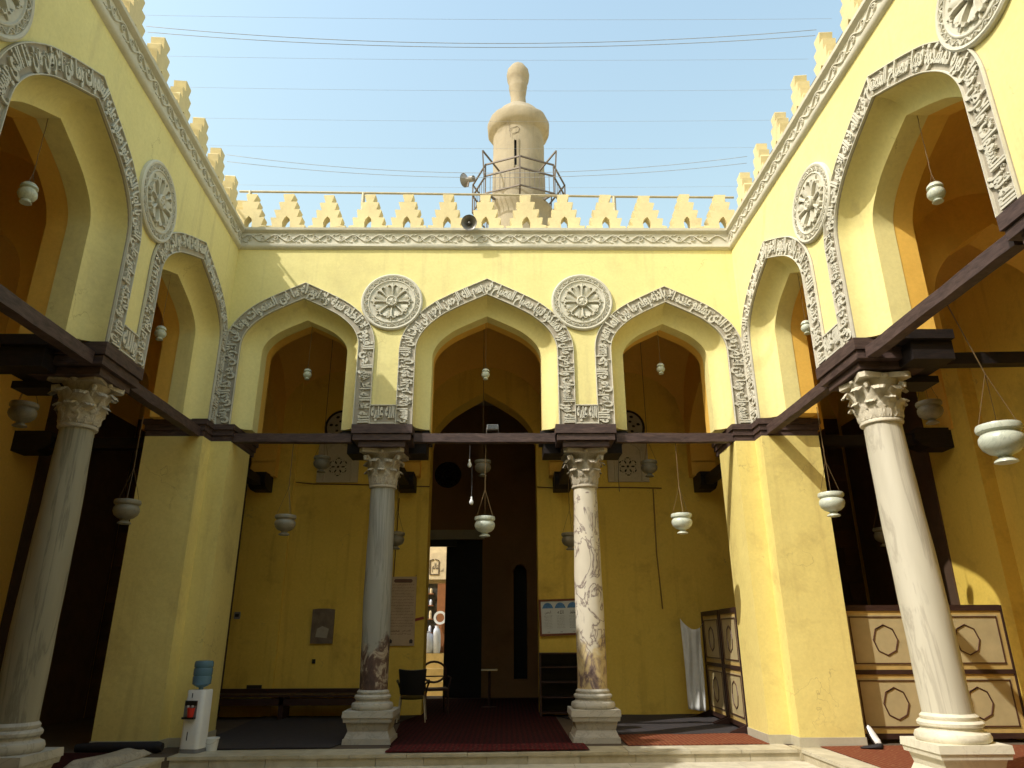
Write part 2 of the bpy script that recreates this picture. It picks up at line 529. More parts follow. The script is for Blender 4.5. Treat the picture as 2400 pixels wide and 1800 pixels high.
def lettering(mb, txt, L, h, place, ext, squeeze=None, res=2, off=.022, bev=.014):
    """lay a line of arabic text over length L and height h; place(x, y, z)->point"""
    v, f = text_mesh(shape(txt), .5, bev, off, res)
    if len(v) == 0: return
    x0, x1 = v[:, 0].min(), v[:, 0].max(); y0, y1 = np.percentile(v[:, 1], 4), np.percentile(v[:, 1], 96)
    z0, z1 = v[:, 2].min(), v[:, 2].max()
    xs = (v[:, 0] - x0) / (x1 - x0) * L
    ys = np.clip((v[:, 1] - y0) / (y1 - y0), -.06, 1.06) * h
    zs = (v[:, 2] - z0) / (z1 - z0) * ext
    mb.add([place(a, b_, c_) for a, b_, c_ in zip(xs, ys, zs)], f)

# ------------------------------------------------------------------ wall frames
T = .876
def smooth01(z): return max(0.0, min(z / 4.0, 1.0))
def W_back(u, d, z): return (u, d, z)
def W_left(u, d, z):
    return (-4.25 + .073 * u - d, -u, z - .040 * u * smooth01(z))
def W_right(u, d, z):
    return (4.25 + .0586 * u + d, -u, z + .040 * u * smooth01(z))
def W_near(u, d, z): return (u, -9.9 - d, z)
ZB, ZT = 4.54, 8.03
CURVE = [(1, 0), (1, .06), (.985, .16), (.95, .27), (.885, .385), (.8, .49), (.7, .585), (.6, .665), (.4, .785), (.2, .895), (0, 1)]
def _smooth(pts, k=3):
    out = []
    n = len(pts)
    for i in range(n - 1):
        p0 = pts[max(i - 1, 0)]; p1 = pts[i]; p2 = pts[i + 1]; p3 = pts[min(i + 2, n - 1)]
        for j in range(k):
            t = j / k
            out.append(tuple(.5 * (2 * p1[a] + (-p0[a] + p2[a]) * t + (2 * p0[a] - 5 * p1[a] + 4 * p2[a] - p3[a]) * t * t + (-p0[a] + 3 * p1[a] - 3 * p2[a] + p3[a]) * t ** 3) for a in (0, 1)))
    out.append(pts[-1])
    return [(min(1.0, x), y) for x, y in out]
CURVE = _smooth([(1, 0), (.998, .08), (.985, .17), (.95, .275), (.89, .385), (.80, .495), (.70, .59), (.6, .67), (.4, .79), (.2, .897), (0, 1)])
def half_profile(hw, spring, apex, zb=ZB):
    p = [(hw, zb), (hw, zb + .3), (hw, spring - .3)]
    return p + [(a * hw, spring + b_ * (apex - spring)) for a, b_ in CURVE]
def full_profile(c, hw, spring, apex, zb=ZB):
    h = half_profile(hw, spring, apex, zb)
    return [(c - a, z) for a, z in h] + [(c + a, z) for a, z in h[::-1][1:]]
def offset_profile(pr, w):
    n = len(pr); out = []
    for i in range(n):
        x, y = pr[i]
        dirs = []
        if i > 0: dirs.append((x - pr[i - 1][0], y - pr[i - 1][1]))
        if i < n - 1: dirs.append((pr[i + 1][0] - x, pr[i + 1][1] - y))
        ns = []
        for dx, dy in dirs:
            L = math.hypot(dx, dy); ns.append((-dy / L, dx / L))
        mx = sum(a for a, _ in ns) / len(ns); my = sum(b_ for _, b_ in ns) / len(ns)
        L2 = mx * mx + my * my
        out.append((x + mx / L2 * w, y + my / L2 * w))
    return out

T2 = .55
CAV = [(0.0, 0.0), (.10, .008), (.17, .035), (.22, .075), (.26, .125), (.29, .185), (.30, .24), (T2, .24)]
def arcade_body(arches, u0, u1, W, t=T2, ztop=ZT):
    """wall above the beams, opened by keel arches with a hollow splay at the front: arches = [(centre, hw, spring, apex)]"""
    mb = MB()
    bounds = [u0] + [(arches[i][0] + arches[i][1] + arches[i + 1][0] - arches[i + 1][1]) / 2 for i in range(len(arches) - 1)] + [u1]
    for (c, hw, sp, ap), bl, br in zip(arches, bounds[:-1], bounds[1:]):
        for d, ins in ((0.0, 0.0), (t, .24)):
            w_ = hw - ins
            pr = full_profile(c, w_, sp, ap - ins * 1.04)
            n = len(pr)
            vs = [W(bl, d, ZB), W(c - w_, d, ZB), W(c - w_, d, ztop), W(bl, d, ztop),
                  W(c + w_, d, ZB), W(br, d, ZB), W(br, d, ztop), W(c + w_, d, ztop)]
            mb.add(vs, [(0, 1, 2, 3), (4, 5, 6, 7)])
            seq = pr[2:n - 2]
            vs = [W(x, d, z) for x, z in seq] + [W(x, d, ztop) for x, z in seq]
            m_ = len(seq)
            mb.add(vs, [(i, i + 1, i + 1 + m_, i + m_) for i in range(m_ - 1)])
        rings = [[W(x, d, z) for x, z in full_profile(c, hw - ins, sp, ap - ins * 1.04)] for d, ins in CAV]
        m_ = len(rings[0])
        vs = [p for r in rings for p in r]
        fs = [(k * m_ + i, (k + 1) * m_ + i, (k + 1) * m_ + i + 1, k * m_ + i + 1) for k in range(len(CAV) - 1) for i in range(m_ - 1)]
        mb.add(vs, fs)
        for sgn, b_ in ((-1, bl), (1, br)):
            k = len(CAV)
            vs = [W(c + sgn * (hw - ins), d, ZB) for d, ins in CAV] + [W(b_, d, ZB) for d, ins in CAV]
            mb.add(vs, [(i, i + 1, k + i + 1, k + i) for i in range(k - 1)])
    mb.add([W(u0, 0, ztop), W(u1, 0, ztop), W(u1, t, ztop), W(u0, t, ztop)], [(0, 1, 2, 3)])
    for u in (u0, u1):
        mb.add([W(u, 0, ZB), W(u, t, ZB), W(u, t, ztop), W(u, 0, ztop)], [(0, 1, 2, 3)])
    return mb

def inner_rib(arches, u0, u1, W):
    mb = MB()
    bounds = [u0] + [(arches[i][0] + arches[i][1] + arches[i + 1][0] - arches[i + 1][1]) / 2 for i in range(len(arches) - 1)] + [u1]
    for (c, hw, sp, ap), bl, br in zip(arches, bounds[:-1], bounds[1:]):
        pr = full_profile(c, hw - .232, sp, ap - .245)
        mb.plate([(bl, ZB)] + pr + [(br, ZB), (br, ZT - .03), (bl, ZT - .03)], [], T2 + .002, .79, W)
    return mb
BW = .275
def spiral(cx, cy, r, a0, turns, n=14, sgn=1):
    return [(cx + r * (1 - i / n * .85) * math.cos(a0 + sgn * turns * 2 * PI * i / n),
             cy + r * (1 - i / n * .85) * math.sin(a0 + sgn * turns * 2 * PI * i / n)) for i in range(n + 1)]

def band(arch, W, verse, parent, clampu=None):
    """inscription band: ground, two fillets, raised letters, small scrolls"""
    c, hw, sp, ap = arch
    pin = full_profile(c, hw, sp, ap)
    # resample
    P = np.array(pin)
    seg = np.hypot(*(P[1:] - P[:-1]).T); S = np.concatenate([[0], np.cumsum(seg)])
    ss = np.unique(np.concatenate([np.linspace(0, S[-1], 90), [S[-1] / 2]]))
    Pi = np.stack([np.interp(ss, S, P[:, 0]), np.interp(ss, S, P[:, 1])], 1)
    Po = np.array(offset_profile([tuple(q) for q in Pi], BW))
    if clampu is not None:
        Po[:, 0] = np.clip(Po[:, 0], clampu[0], clampu[1])
    mid = (Pi + Po) / 2
    sm = np.concatenate([[0], np.cumsum(np.hypot(*(mid[1:] - mid[:-1]).T))]); Lm = sm[-1]
    def place(x, y, z, base=-.014):
        a = x
        f = y / BW
        ix = np.interp(a, sm, Pi[:, 0]); iz = np.interp(a, sm, Pi[:, 1])
        ox = np.interp(a, sm, Po[:, 0]); oz = np.interp(a, sm, Po[:, 1])
        return W(ix + (ox - ix) * f, base - z, iz + (oz - iz) * f)
    # ground
    g = MB()
    n = len(Pi)
    vs = [W(q[0], -.014, q[1]) for q in Pi] + [W(q[0], -.014, q[1]) for q in Po] + [W(q[0], .004, q[1]) for q in Pi] + [W(q[0], .004, q[1]) for q in Po]
    fs = []
    for i in range(n - 1):
        fs += [(i, i + 1, n + i + 1, n + i), (i, 2 * n + i, 2 * n + i + 1, i + 1), (n + i, n + i + 1, 3 * n + i + 1, 3 * n + i)]
    fs += [(0, n, 3 * n, 2 * n), (n - 1, 2 * n - 1, 4 * n - 1, 3 * n - 1)]
    g.add(vs, fs)
    bo = g.build('inscription_band', 'stucco_dark', parent)
    fr = MB()
    for f0, f1 in ((0.0, .065), (.935, 1.0)):
        vs = []
        for k in range(n):
            for f, d in ((f0, -.010), (f0 + (f1 - f0) * .25, -.040), (f0 + (f1 - f0) * .75, -.040), (f1, -.010)):
                q = Pi[k] + (Po[k] - Pi[k]) * f
                vs.append(W(q[0], d, q[1]))
        fs = [(i * 4 + k, i * 4 + k + 1, i * 4 + k + 5, i * 4 + k + 4) for i in range(n - 1) for k in range(3)]
        fs += [(0, 1, 2, 3), (n * 4 - 1, n * 4 - 2, n * 4 - 3, n * 4 - 4)]
        fr.add(vs, fs)
    fr.build('fillet', 'stucco', bo, smooth=40)
    lt = MB()
    lettering(lt, verse, Lm - .04, BW * .78, lambda x, y, z: place(x + .02, y + BW * .11, z), .028)
    lt.build('raised_lettering', 'stucco', bo, fix=False, kind='stuff')
    sc = MB()
    x = .05
    while x < Lm - .05:
        yv = random.uniform(.35, .78) * BW
        pts = spiral(x, yv, random.uniform(.022, .042), random.uniform(0, 6.28), random.uniform(.9, 1.4), 8, random.choice((-1, 1)))
        pts = [(max(.01, min(Lm - .01, a)), max(.03, min(BW - .03, b_))) for a, b_ in pts]
        sc.ridge(pts, .011, .017, lambda a, d, b_: place(a, b_, -d))
        x += random.uniform(.03, .06)
    sc.build('scroll_relief', 'stucco', bo, fix=False, kind='stuff')
    return bo, Po

def joint_panel(u0, u1, W, txt, parent, z0=ZB, z1=4.865):
    g = MB().plate([(u0, z0), (u1, z0), (u1, z1), (u0, z1)], [], -.0135, .004, W)
    bo = g.build('inscription_panel', 'stucco_dark', parent)
    fr = MB()
    fr.ridge([(u0, z1 - .012), (u1, z1 - .012)], .026, .04, lambda a, d, b_: W(a, d - .008, b_))
    fr.ridge([(u0, z0 + .014), (u1, z0 + .014)], .03, .04, lambda a, d, b_: W(a, d - .008, b_))
    fr.build('fillet', 'stucco', bo)
    lt = MB()
    w = u1 - u0
    if W is W_left:       # text must read left to right in the picture plane
        lettering(lt, txt, w - .02, .22, lambda x, y, z: W(u1 - .01 - x, -.0135 - z, z0 + .06 + y), .03)
    else:
        lettering(lt, txt, w - .02, .22, lambda x, y, z: W(u0 + .01 + x, -.0135 - z, z0 + .06 + y), .03)
    lt.build('raised_lettering', 'stucco', bo, fix=False, kind='stuff')
    return bo

def cornice(u0, u1, W, parent):
    prof = [(0, 7.675), (-.035, 7.69), (-.055, 7.72), (-.055, 7.765), (-.03, 7.775), (-.03, 7.985), (-.05, 7.995), (-.085, 8.02), (-.09, 8.065), (0.0, 8.072), (T + .02, 8.072)]
    mb = MB()
    n = max(2, int((u1 - u0) / .5))
    us = [u0 + (u1 - u0) * i / n for i in range(n + 1)]
    vs = [W(u, d + random.uniform(-.003, .003), z + random.uniform(-.003, .003)) for u in us for d, z in prof]
    k = len(prof)
    mb.add(vs, [(i * k + j, i * k + j + 1, (i + 1) * k + j + 1, (i + 1) * k + j) for i in range(n) for j in range(k - 1)])
    co = mb.build('cornice', 'stucco', parent, smooth=35)
    v = MB()
    P = .45; A_ = .062; zc = 7.88
    m_ = int((u1 - u0 - .1) / P * 16)
    ph = 0
    pts = [(u0 + .05 + i * P / 16, zc + A_ * math.sin(2 * PI * i / 16)) for i in range(m_)]
    mp = lambda a, d, b_: W(a, d - .028, b_)
    v.ridge(pts, .026, .028, mp)
    q = u0 + .05
    while q < u1 - P:
        for (ox, s) in ((P * .25, 1), (P * .75, -1)):
            v.ridge(spiral(q + ox + .01, zc - s * .012, .052, PI / 2 * s + .6 * s, 1.35, 12, -s), [.022 * (1 - .5 * i / 12) for i in range(13)], .026, mp)
            v.ridge([(q + ox + .06, zc + s * .02), (q + ox + .10, zc + s * .06), (q + ox + .13, zc + s * .075)], [.02, .028, .004], .022, mp)
            v.ridge([(q + ox - .09, zc - s * .05), (q + ox - .045, zc - s * .075), (q + ox - .01, zc - s * .08)], [.018, .028, .004], .022, mp)
        q += P
    v.build('vine_scroll', 'stucco', co, fix=False, kind='stuff')
    return co

def medallion(u, z, W, parent, R=.515):
    g = MB()
    prof = [(R, .004), (R, -.04), (R - .02, -.055), (R - .045, -.05), (R - .05, -.035), (R - .115, -.035), (R - .12, -.052), (R - .132, -.055), (R - .142, -.04),
            (R - .15, .01), (R - .24, .03), (.10, .045), (0.001, .045)]
    # sunk centre is cut into a backing disc proud of the wall
    prof = [(r, d - .05 if i > 8 else d) for i, (r, d) in enumerate(prof)]
    seg = 48
    vs = [W(u + r * math.cos(2 * PI * k / seg), d, z + r * math.sin(2 * PI * k / seg)) for r, d in prof for k in range(seg)]
    fs = [(i * seg + k, i * seg + (k + 1) % seg, (i + 1) * seg + (k + 1) % seg, (i + 1) * seg + k) for i in range(len(prof) - 1) for k in range(seg)]
    g.add(vs, fs)
    mo = g.build('medallion', 'stucco', parent, smooth=35)
    rim = MB()
    ra = R - .082
    pol = lambda a, d, b_: W(u + (ra + b_) * math.cos(a / ra), d - .034, z + (ra + b_) * math.sin(a / ra))
    Lr = 2 * PI * ra; N = 22; P = Lr / N
    rim.ridge([(i * P / 10, .022 * math.sin(2 * PI * i / 10)) for i in range(N * 10 + 1)], .014, .02, pol)
    for k in range(N):
        for ox, s in ((.25, 1), (.75, -1)):
            rim.ridge(spiral(k * P + ox * P, -s * .006, .018, 1.2 * s, 1.2, 7, -s), .009, .018, pol)
    rim.build('rim_relief', 'stucco', mo, fix=False, kind='stuff')
    # rosette: boss and eight forked ribs between scalloped shells
    def rib(a, L0, L1):
        ca, sa = math.cos(a), math.sin(a)
        to = lambda x, d, y: W(u + x * ca - y * sa, d, z + x * sa + y * ca)
        r_ = MB()
        r_.ridge([(.09, 0), (.15, 0), (.22, 0), (L0, 0)], [.026, .032, .042, .062], .075, lambda x, d, y: to(x, d * (.35 + .65 * min(1, x / .2)) + .0, y))
        for s in (-1, 1):
            r_.ridge([(L0 - .02, s * .01), (L0 + .015, s * .035), (L0 + .012, s * .065), (L0 - .015, s * .08)], [.03, .028, .026, .016], .07, to)
        r_.ridge([(L0 - .01, 0), (L1, 0)], [.05, .008], .055, to)
        return r_
    for k in range(8):
        a = PI / 2 + 2 * PI * k / 8
        rib(a, .285, .355).build('rib', 'stucco', mo, smooth=50)
        a2 = a + PI / 8
        sh = MB()
        ca, sa = math.cos(a2), math.sin(a2)
        vs = []
        for i in range(6):
            r0 = .08 + .20 * i / 5
            for j in range(7):
                t_ = (j - 3) / 3
                an = t_ * PI / 8 * .8
                rr = r0 * (1 - .12 * abs(t_) ** 2 * (i / 5)) + (.02 if i == 5 and j == 3 else 0)
                dd = -.012 - .050 * (i / 5) * (1 - t_ * t_)
                vs.append(W(u + rr * math.cos(a2 + an), dd, z + rr * math.sin(a2 + an)))
        sh.add(vs, [(i * 7 + j, i * 7 + j + 1, (i + 1) * 7 + j + 1, (i + 1) * 7 + j) for i in range(5) for j in range(6)])
        vv = vs[-7:]
        sh.add(list(vv) + [W(u + .28 * math.cos(a2 + (j - 3) / 3 * PI / 8 * .8), 0, z + .28 * math.sin(a2 + (j - 3) / 3 * PI / 8 * .8)) for j in range(7)],
               [(j, j + 1, j + 8, j + 7) for j in range(6)])
        if k in (0, 7, 1, 2, 5, 6, 3, 4):
            sh.build('shell', 'stucco', mo, smooth=60)
    bs = MB()
    prof = [(.095, .0), (.095, -.075), (.08, -.09), (.065, -.075), (.06, -.07), (.03, -.085), (.001, -.09)]
    seg = 20
    vs = [W(u + r * math.cos(2 * PI * k / seg), d, z + r * math.sin(2 * PI * k / seg)) for r, d in prof for k in range(seg)]
    bs.add(vs, [(i * seg + k, i * seg + (k + 1) % seg, (i + 1) * seg + (k + 1) % seg, (i + 1) * seg + k) for i in range(len(prof) - 1) for k in range(seg)])
    for k in range(6):
        a = 2 * PI * k / 6
        bs.ridge([(u + .015 * math.cos(a), z + .015 * math.sin(a)), (u + .055 * math.cos(a), z + .055 * math.sin(a))], [.008, .02], .012, lambda x, d, y: W(x, d - .078, y))
    bs.build('boss', 'stucco', mo, smooth=40)
    return mo

# merlon: five sawtooth tiers with a pointed hole
def merlon_mesh():
    hw_t = [.350, .288, .226, .165, .102]
    und = .042
    h = .163
    pts = [(-hw_t[0] + und, 0)]
    left = []
    for i, w in enumerate(hw_t):
        left += [(-w + und, i * h), (-w, (i + 1) * h - .012), (-w + .01, (i + 1) * h)]
    left[0] = (-hw_t[0] + und, 0)
    outer = left + [(-a, b_) for a, b_ in left[::-1]]
    hole = [(-.065, .11), (.065, .11), (.07, .23), (.045, .30), (0, .355), (-.045, .30), (-.07, .23)]
    mb = MB().plate([(-a, b_) for a, b_ in outer[::-1]][::-1] if False else outer, [hole], 0, .17)
    return mb
merlon_datas = []
for _k in range(5):
    merl = merlon_mesh()
    jit = {}
    def jf(x, y, z):
        k_ = (round(x, 3), round(z, 3))
        if k_ not in jit:
            a_ = .004 if random.random() < .8 else .016
            jit[k_] = (random.uniform(-a_, a_), random.uniform(-a_, a_) if z > .01 else 0)
        return (x + jit[k_][0], y, z + jit[k_][1])
    mm = merl.map(jf).build('merlon', 'merlon', None)
    merlon_datas.append(mm.data)
    bpy.data.objects.remove(mm)
bl = MB().lathe([(.001, -.035), (.025, -.025), (.035, 0), (.025, .025), (.001, .035)], 10, (0, 0, 0), cap=False)
mm = bl.build('bulb', 'bulb', None, smooth=0)
bulb_data = mm.data
bpy.data.objects.remove(mm)
def merlons(us, W, rz, parent, zoff=8.07, dd=.10):
    for u in us:
        o = bpy.data.objects.new('merlon', random.choice(merlon_datas))
        C.objects.link(o); o.parent = parent
        o.location = Vector(W(u, dd, zoff)) - wloc(parent)
        o.rotation_euler = (random.uniform(-.025, .025), random.uniform(-.02, .02), rz + random.uniform(-.04, .04))
        o.scale = (random.uniform(.94, 1.02), 1, random.uniform(.97, 1.03))
        b_ = bpy.data.objects.new('bulb', bulb_data)
        C.objects.link(b_); b_.parent = o
        b_.location = (.0, .26, .17)

# ------------------------------------------------------------------ the four arcades
ARCH_B = [(-3.03, .955, 5.85, 6.73), (.025, 1.155, 5.75, 6.81), (3.02, .950, 5.78, 6.67)]
ARCH_L = [(1.50, 1.22, 5.83, 6.69), (4.79, 1.14, 5.80, 6.82), (8.08, 1.22, 5.83, 6.69)]
ARCH_R = [(1.27, .96, 5.80, 6.74), (4.33, 1.18, 5.80, 6.93), (7.40, .96, 5.80, 6.74)]

back = empty('arcade_wall', (0, .4, 4.5), 0, 'yellow arcade wall straight ahead with three keel arches and two round medallions, below the minaret', 'wall')
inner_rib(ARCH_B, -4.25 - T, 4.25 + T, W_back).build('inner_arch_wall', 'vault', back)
arcade_body(ARCH_B, -4.25 - T, 4.25 + T, W_back).build('wall_body', 'yellow', back, smooth=28)
bands = []
_, po = band(ARCH_B[0], W_back, VERSES[0] + ' ' + VERSES[1][:34], back, (-4.235, 9)); bands.append(po)
_, po = band(ARCH_B[1], W_back, VERSES[3] + ' ' + VERSES[2], back); bands.append(po)
_, po = band(ARCH_B[2], W_back, VERSES[1] + ' ' + VERSES[5][:34], back, (-9, 4.235)); bands.append(po)
joint_panel(bands[0][-1][0] + .002, bands[1][0][0] - .002, W_back, SHORT[0], back)
joint_panel(bands[1][-1][0] + .002, bands[2][0][0] - .002, W_back, SHORT[0], back)
cornice(-4.25, 4.25, W_back, back)
medallion(-1.56, 6.67, W_back, back)
medallion(1.62, 6.67, W_back, back)
merlons([-4.20, -3.53, -2.81, -2.09, -1.41, -.70, -.02, .71, 1.39, 2.12, 2.85, 3.57, 4.2], W_back, 0, back)

left = empty('arcade_wall', W_left(4, .4, 4.5), 0, 'shaded yellow arcade wall along the left side of the courtyard', 'wall')
inner_rib(ARCH_L, -.02, 9.9, W_left).build('inner_arch_wall', 'vault', left)
arcade_body(ARCH_L, -.02, 9.9, W_left).build('wall_body', 'yellow', left, smooth=30)
bl_ = []
for a_, v_, cl in zip(ARCH_L[:2], (VERSES[2] + ' ' + VERSES[0], VERSES[4] + ' ' + VERSES[1]), ((.015, 99), None)):
    # the picture plane runs the other way on this wall, so the path is mirrored by W
    def WL(u, d, z, c=a_[0]): return W_left(2 * c - u, d, z)
    _, po = band(a_, WL, v_, left, (-99, 2 * a_[0] - .015) if cl else None); bl_.append(po)
_, po = band(ARCH_L[2], W_left, VERSES[5], left) if False else (None, None)
joint_panel(2 * ARCH_L[0][0] - bl_[0][0][0] + .002, 2 * ARCH_L[1][0] - bl_[1][-1][0] - .002, W_left, SHORT[1], left)
cornice(0.0, 9.9, W_left, left)
medallion(3.12, 6.64, W_left, left)
medallion(6.46, 6.66, W_left, left)
merlons([-.42] + [.33 + .775 * i for i in range(13)], W_left, PI / 2 + math.atan(.073), left)  # first merlon added past the corner to block a sliver of sun

right = empty('arcade_wall', W_right(4, .4, 4.5), 0, 'sunlit yellow arcade wall along the right side of the courtyard', 'wall')
inner_rib(ARCH_R, -.02, 9.9, W_right).build('inner_arch_wall', 'vault', right)
arcade_body(ARCH_R, -.02, 9.9, W_right).build('wall_body', 'yellow', right, smooth=30)
br_ = []
for a_, v_, cl in zip(ARCH_R[:2], (VERSES[5] + ' ' + VERSES[4][:30], VERSES[3] + ' ' + VERSES[0]), ((.015, 99), None)):
    _, po = band(a_, W_right, v_, right, cl); br_.append(po)
joint_panel(br_[0][-1][0] + .002, br_[1][0][0] - .002, W_right, SHORT[0], right)
cornice(0.0, 9.9, W_right, right)
medallion(2.74, 6.67, W_right, right)
medallion(5.93, 6.66, W_right, right)
merlons([.42 + .72 * i for i in range(13)], W_right, -PI / 2 + math.atan(.0586) * -1, right)

near = empty('arcade_wall', (0, -10.2, 4.5), 0, 'plain yellow arcade wall behind the viewer, over the near portico', 'wall')
arcade_body(ARCH_B, -5.6, 5.6, W_near).build('wall_body', 'yellow', near, smooth=30)

# ------------------------------------------------------------------ timber imposts and tie beams
def boxW(mb, W, u0, u1, d0, d1, z0, z1):
    vs = [W(u, d, z) for z in (z0, z1) for u, d in ((u0, d0), (u1, d0), (u1, d1), (u0, d1))]
    mb.add(vs, [(0, 3, 2, 1), (4, 5, 6, 7), (0, 1, 5, 4), (1, 2, 6, 5), (2, 3, 7, 6), (3, 0, 4, 7)])
def impost(W, uc, label, hw=.475):
    t = empty('impost_block', W(uc, .44, 4.3), 0, label, 'timber block', 'timber imposts above the marble columns')
    for (h_, d0, d1, z0, z1) in ((hw, -.045, T + .06, 4.395, 4.537), (hw - .022, -.02, T + .04, 4.29, 4.388), (hw - .11, .03, T - .08, 4.195, 4.284)):
        mb = MB(); boxW(mb, W, uc - h_, uc + h_, d0, d1, z0, z1)
        mb.build('board', 'beam', t)
    mb = MB(); boxW(mb, W, uc - .70, uc + .70, .32, T + .10, 4.425, 4.535)
    boxW(mb, W, uc - .64, uc + .64, .50, T + .10, 4.20, 4.42)
    boxW(mb, W, uc - .16, uc + .16, .3, T + .2, 4.11, 4.19)
    mb.build('bearer', 'beam_black', t)
    return t
impost(W_back, -1.60, 'dark timber impost on the grey column left of the central arch')
impost(W_back, 1.60, 'dark timber impost on the veined marble column right of the central arch')
impost(W_left, 3.20, 'dark timber impost on the column of the left arcade')
impost(W_right, 2.69, 'dark timber impost on the cream column of the right arcade')
impost(W_right, 6.0, 'dark timber impost at the right edge, above the sunlit wall column')
impost(W_left, 6.38, 'dark timber impost at the left edge of the left arcade')

def beam(W, u0, u1, label, d0=.07, d1=.20, z0=4.282, z1=4.42):
    a = Vector(W((u0 + u1) / 2, (d0 + d1) / 2, (z0 + z1) / 2))
    n = 10
    mb = MB(); vs = []
    for i in range(n + 1):
        u = u0 + (u1 - u0) * i / n
        j = random.uniform(-.006, .006)
        for d, z in ((d0, z0), (d1, z0), (d1, z1), (d0, z1)):
            vs.append(Vector(W(u, d + j, z + random.uniform(-.005, .005))) - a)
    fs = [(i * 4 + k, i * 4 + (k + 1) % 4, (i + 1) * 4 + (k + 1) % 4, (i + 1) * 4 + k) for i in range(n) for k in range(4)]
    fs += [(0, 1, 2, 3), (n * 4 + 3, n * 4 + 2, n * 4 + 1, n * 4)]
    mb.add(vs, fs)
    o = mb.build('tie_beam', 'beam', None)
    o.location = a
    tag(o, label, 'beam', 'dark timber tie beams')
    return o
beam(W_back, -4.25, -2.09, 'dark tie beam across the left arch of the far wall')
beam(W_back, -1.11, 1.12, 'dark tie beam across the central arch of the far wall')
beam(W_back, 2.09, 4.25, 'dark tie beam across the right arch of the far wall')
beam(W_left, 0, 2.72, 'dark tie beam across the narrow arch nearest the left corner')
beam(W_left, 3.68, 5.9, 'dark tie beam across the wide left arch, cut by the left edge')
beam(W_right, 0, 2.21, 'dark tie beam across the narrow arch nearest the right corner')
beam(W_right, 3.17, 5.5, 'dark tie beam rising across the wide right arch to the right edge')

def cross_beam(p, q, label, w=.17):
    mid = (Vector(p) + Vector(q)) / 2
    mb = MB().bar(Vector(p) - mid, Vector(q) - mid, w, w)
    o = mb.build('tie_beam', 'beam_black', None); o.location = mid
    return tag(o, label, 'beam', 'dark beams across the porticoes')
def bracket(x, y, z, dx, dy, label):
    """corbel at the wall end of a cross beam, rounded on its free lower edge"""
    t = MB()
    n = Vector((dx, dy, 0)); s = Vector((-dy, dx, 0))
    prof = [(0, .30), (.55, .30), (.60, .22), (.60, .10), (.52, .02), (.40, -.03), (0, -.03)]
    vs = []
    for sg in (-.17, .17):
        for a, b_ in prof:
            vs.append(-n * a + s * sg + Vector((0, 0, b_ - .12)))
    k = len(prof)
    t.add(vs, [tuple(range(k)), tuple(range(k, 2 * k))[::-1]] + [(i, (i + 1) % k, k + (i + 1) % k, k + i) for i in range(k)])
    o = t.build('beam_bracket', 'beam_black', None); o.location = (x, y, z)
    return tag(o, label, 'bracket', 'dark timber brackets on the portico walls')
RY = 3.9
for x, l in ((-4.65, 'far left, beside the left corner pier'), (-1.68, 'behind the grey column'), (1.50, 'behind the veined column'), (4.45, 'far right, beside the right corner pier')):
    cross_beam((x, T + .02, 4.36), (x, RY - .3, 4.36), 'dark beam running back to the rear wall, ' + l)
    bracket(x, RY, 4.36, 0, 1, 'black timber bracket on the rear wall, ' + l)
OL, OR = -7.5, 7.55
cross_beam((-5.13, .42, 4.34), (OL + .3, .42, 4.34), 'dark beam from the left corner pier to the outer left wall')
cross_beam((5.13, .42, 4.36), (OR - .3, .42, 4.40), 'dark beam from the right corner pier to the outer right wall')
bracket(OL, .42, 4.34, -1, 0, 'black timber bracket on the outer left wall at the left edge')
bracket(OR, .42, 4.38, 1, 0, 'black rounded bracket on the outer right wall behind the cream column')
cross_beam((-4.9, -3.2, 4.32), (OL, -3.2, 4.32), 'dark beam from the left column into the left portico', .19)
cross_beam((5.2, -2.69, 4.55), (OR, -2.69, 4.60), 'dark beam from the cream column into the right portico', .15)

# ------------------------------------------------------------------ corner piers
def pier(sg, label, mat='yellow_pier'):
    X0 = 4.25
    t = empty('corner_pier', (sg * (X0 + .4), .4, 0), 0, label, 'pier')
    wk = .304
    poly = [(X0 - wk, 0), (X0, 0), (X0, -wk), (X0 + T, -wk), (X0 + T, T), (X0 - wk, T)]
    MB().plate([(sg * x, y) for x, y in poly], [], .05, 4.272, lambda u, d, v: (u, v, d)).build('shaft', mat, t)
    e = .012
    pl2 = [(X0 - wk - e, -e), (X0 - e, -e), (X0 - e, -wk - e), (X0 + T + e, -wk - e), (X0 + T + e, T + e), (X0 - wk - e, T + e)]
    MB().plate([(sg * x, y) for x, y in pl2], [], 0.0, .115, lambda u, d, v: (u, v, d)).build('dado', 'dado', t)
    for z0, z1, e in ((4.274, 4.36, .0), (4.362, 4.45, .02), (4.452, 4.537, .045)):
        p3 = [(X0 - wk - e, -e), (X0 - e, -e), (X0 - e, -wk - e), (X0 + T + e, -wk - e), (X0 + T + e, T + e + .2), (X0 - wk - e, T + e + .2)]
        MB().plate([(sg * x, y) for x, y in p3], [], z0, z1, lambda u, d, v: (u, v, d)).build('board', 'beam', t)
    return t
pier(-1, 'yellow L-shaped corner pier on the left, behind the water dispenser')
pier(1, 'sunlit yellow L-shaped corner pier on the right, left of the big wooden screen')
for sg in (-1, 1):
    MB().box(sg * 4.25, sg * 5.6, -10.6, -9.7, 0, 4.54).build('near_pier', 'yellow', None, label='yellow corner pier behind the viewer, %s side' % ('left' if sg < 0 else 'right'), cat='pier')
    for z in (0,):
        MB().lathe([(.32, 0), (.32, .3), (.22, .35), (.2, 4.1), (.3, 4.54)], 20, (sg * 1.6, -10.3, 0)).build('marble_column', 'col_grey', None, smooth=30,
            label='plain column beside the viewer, %s side' % ('left' if sg < 0 else 'right'), cat='column')

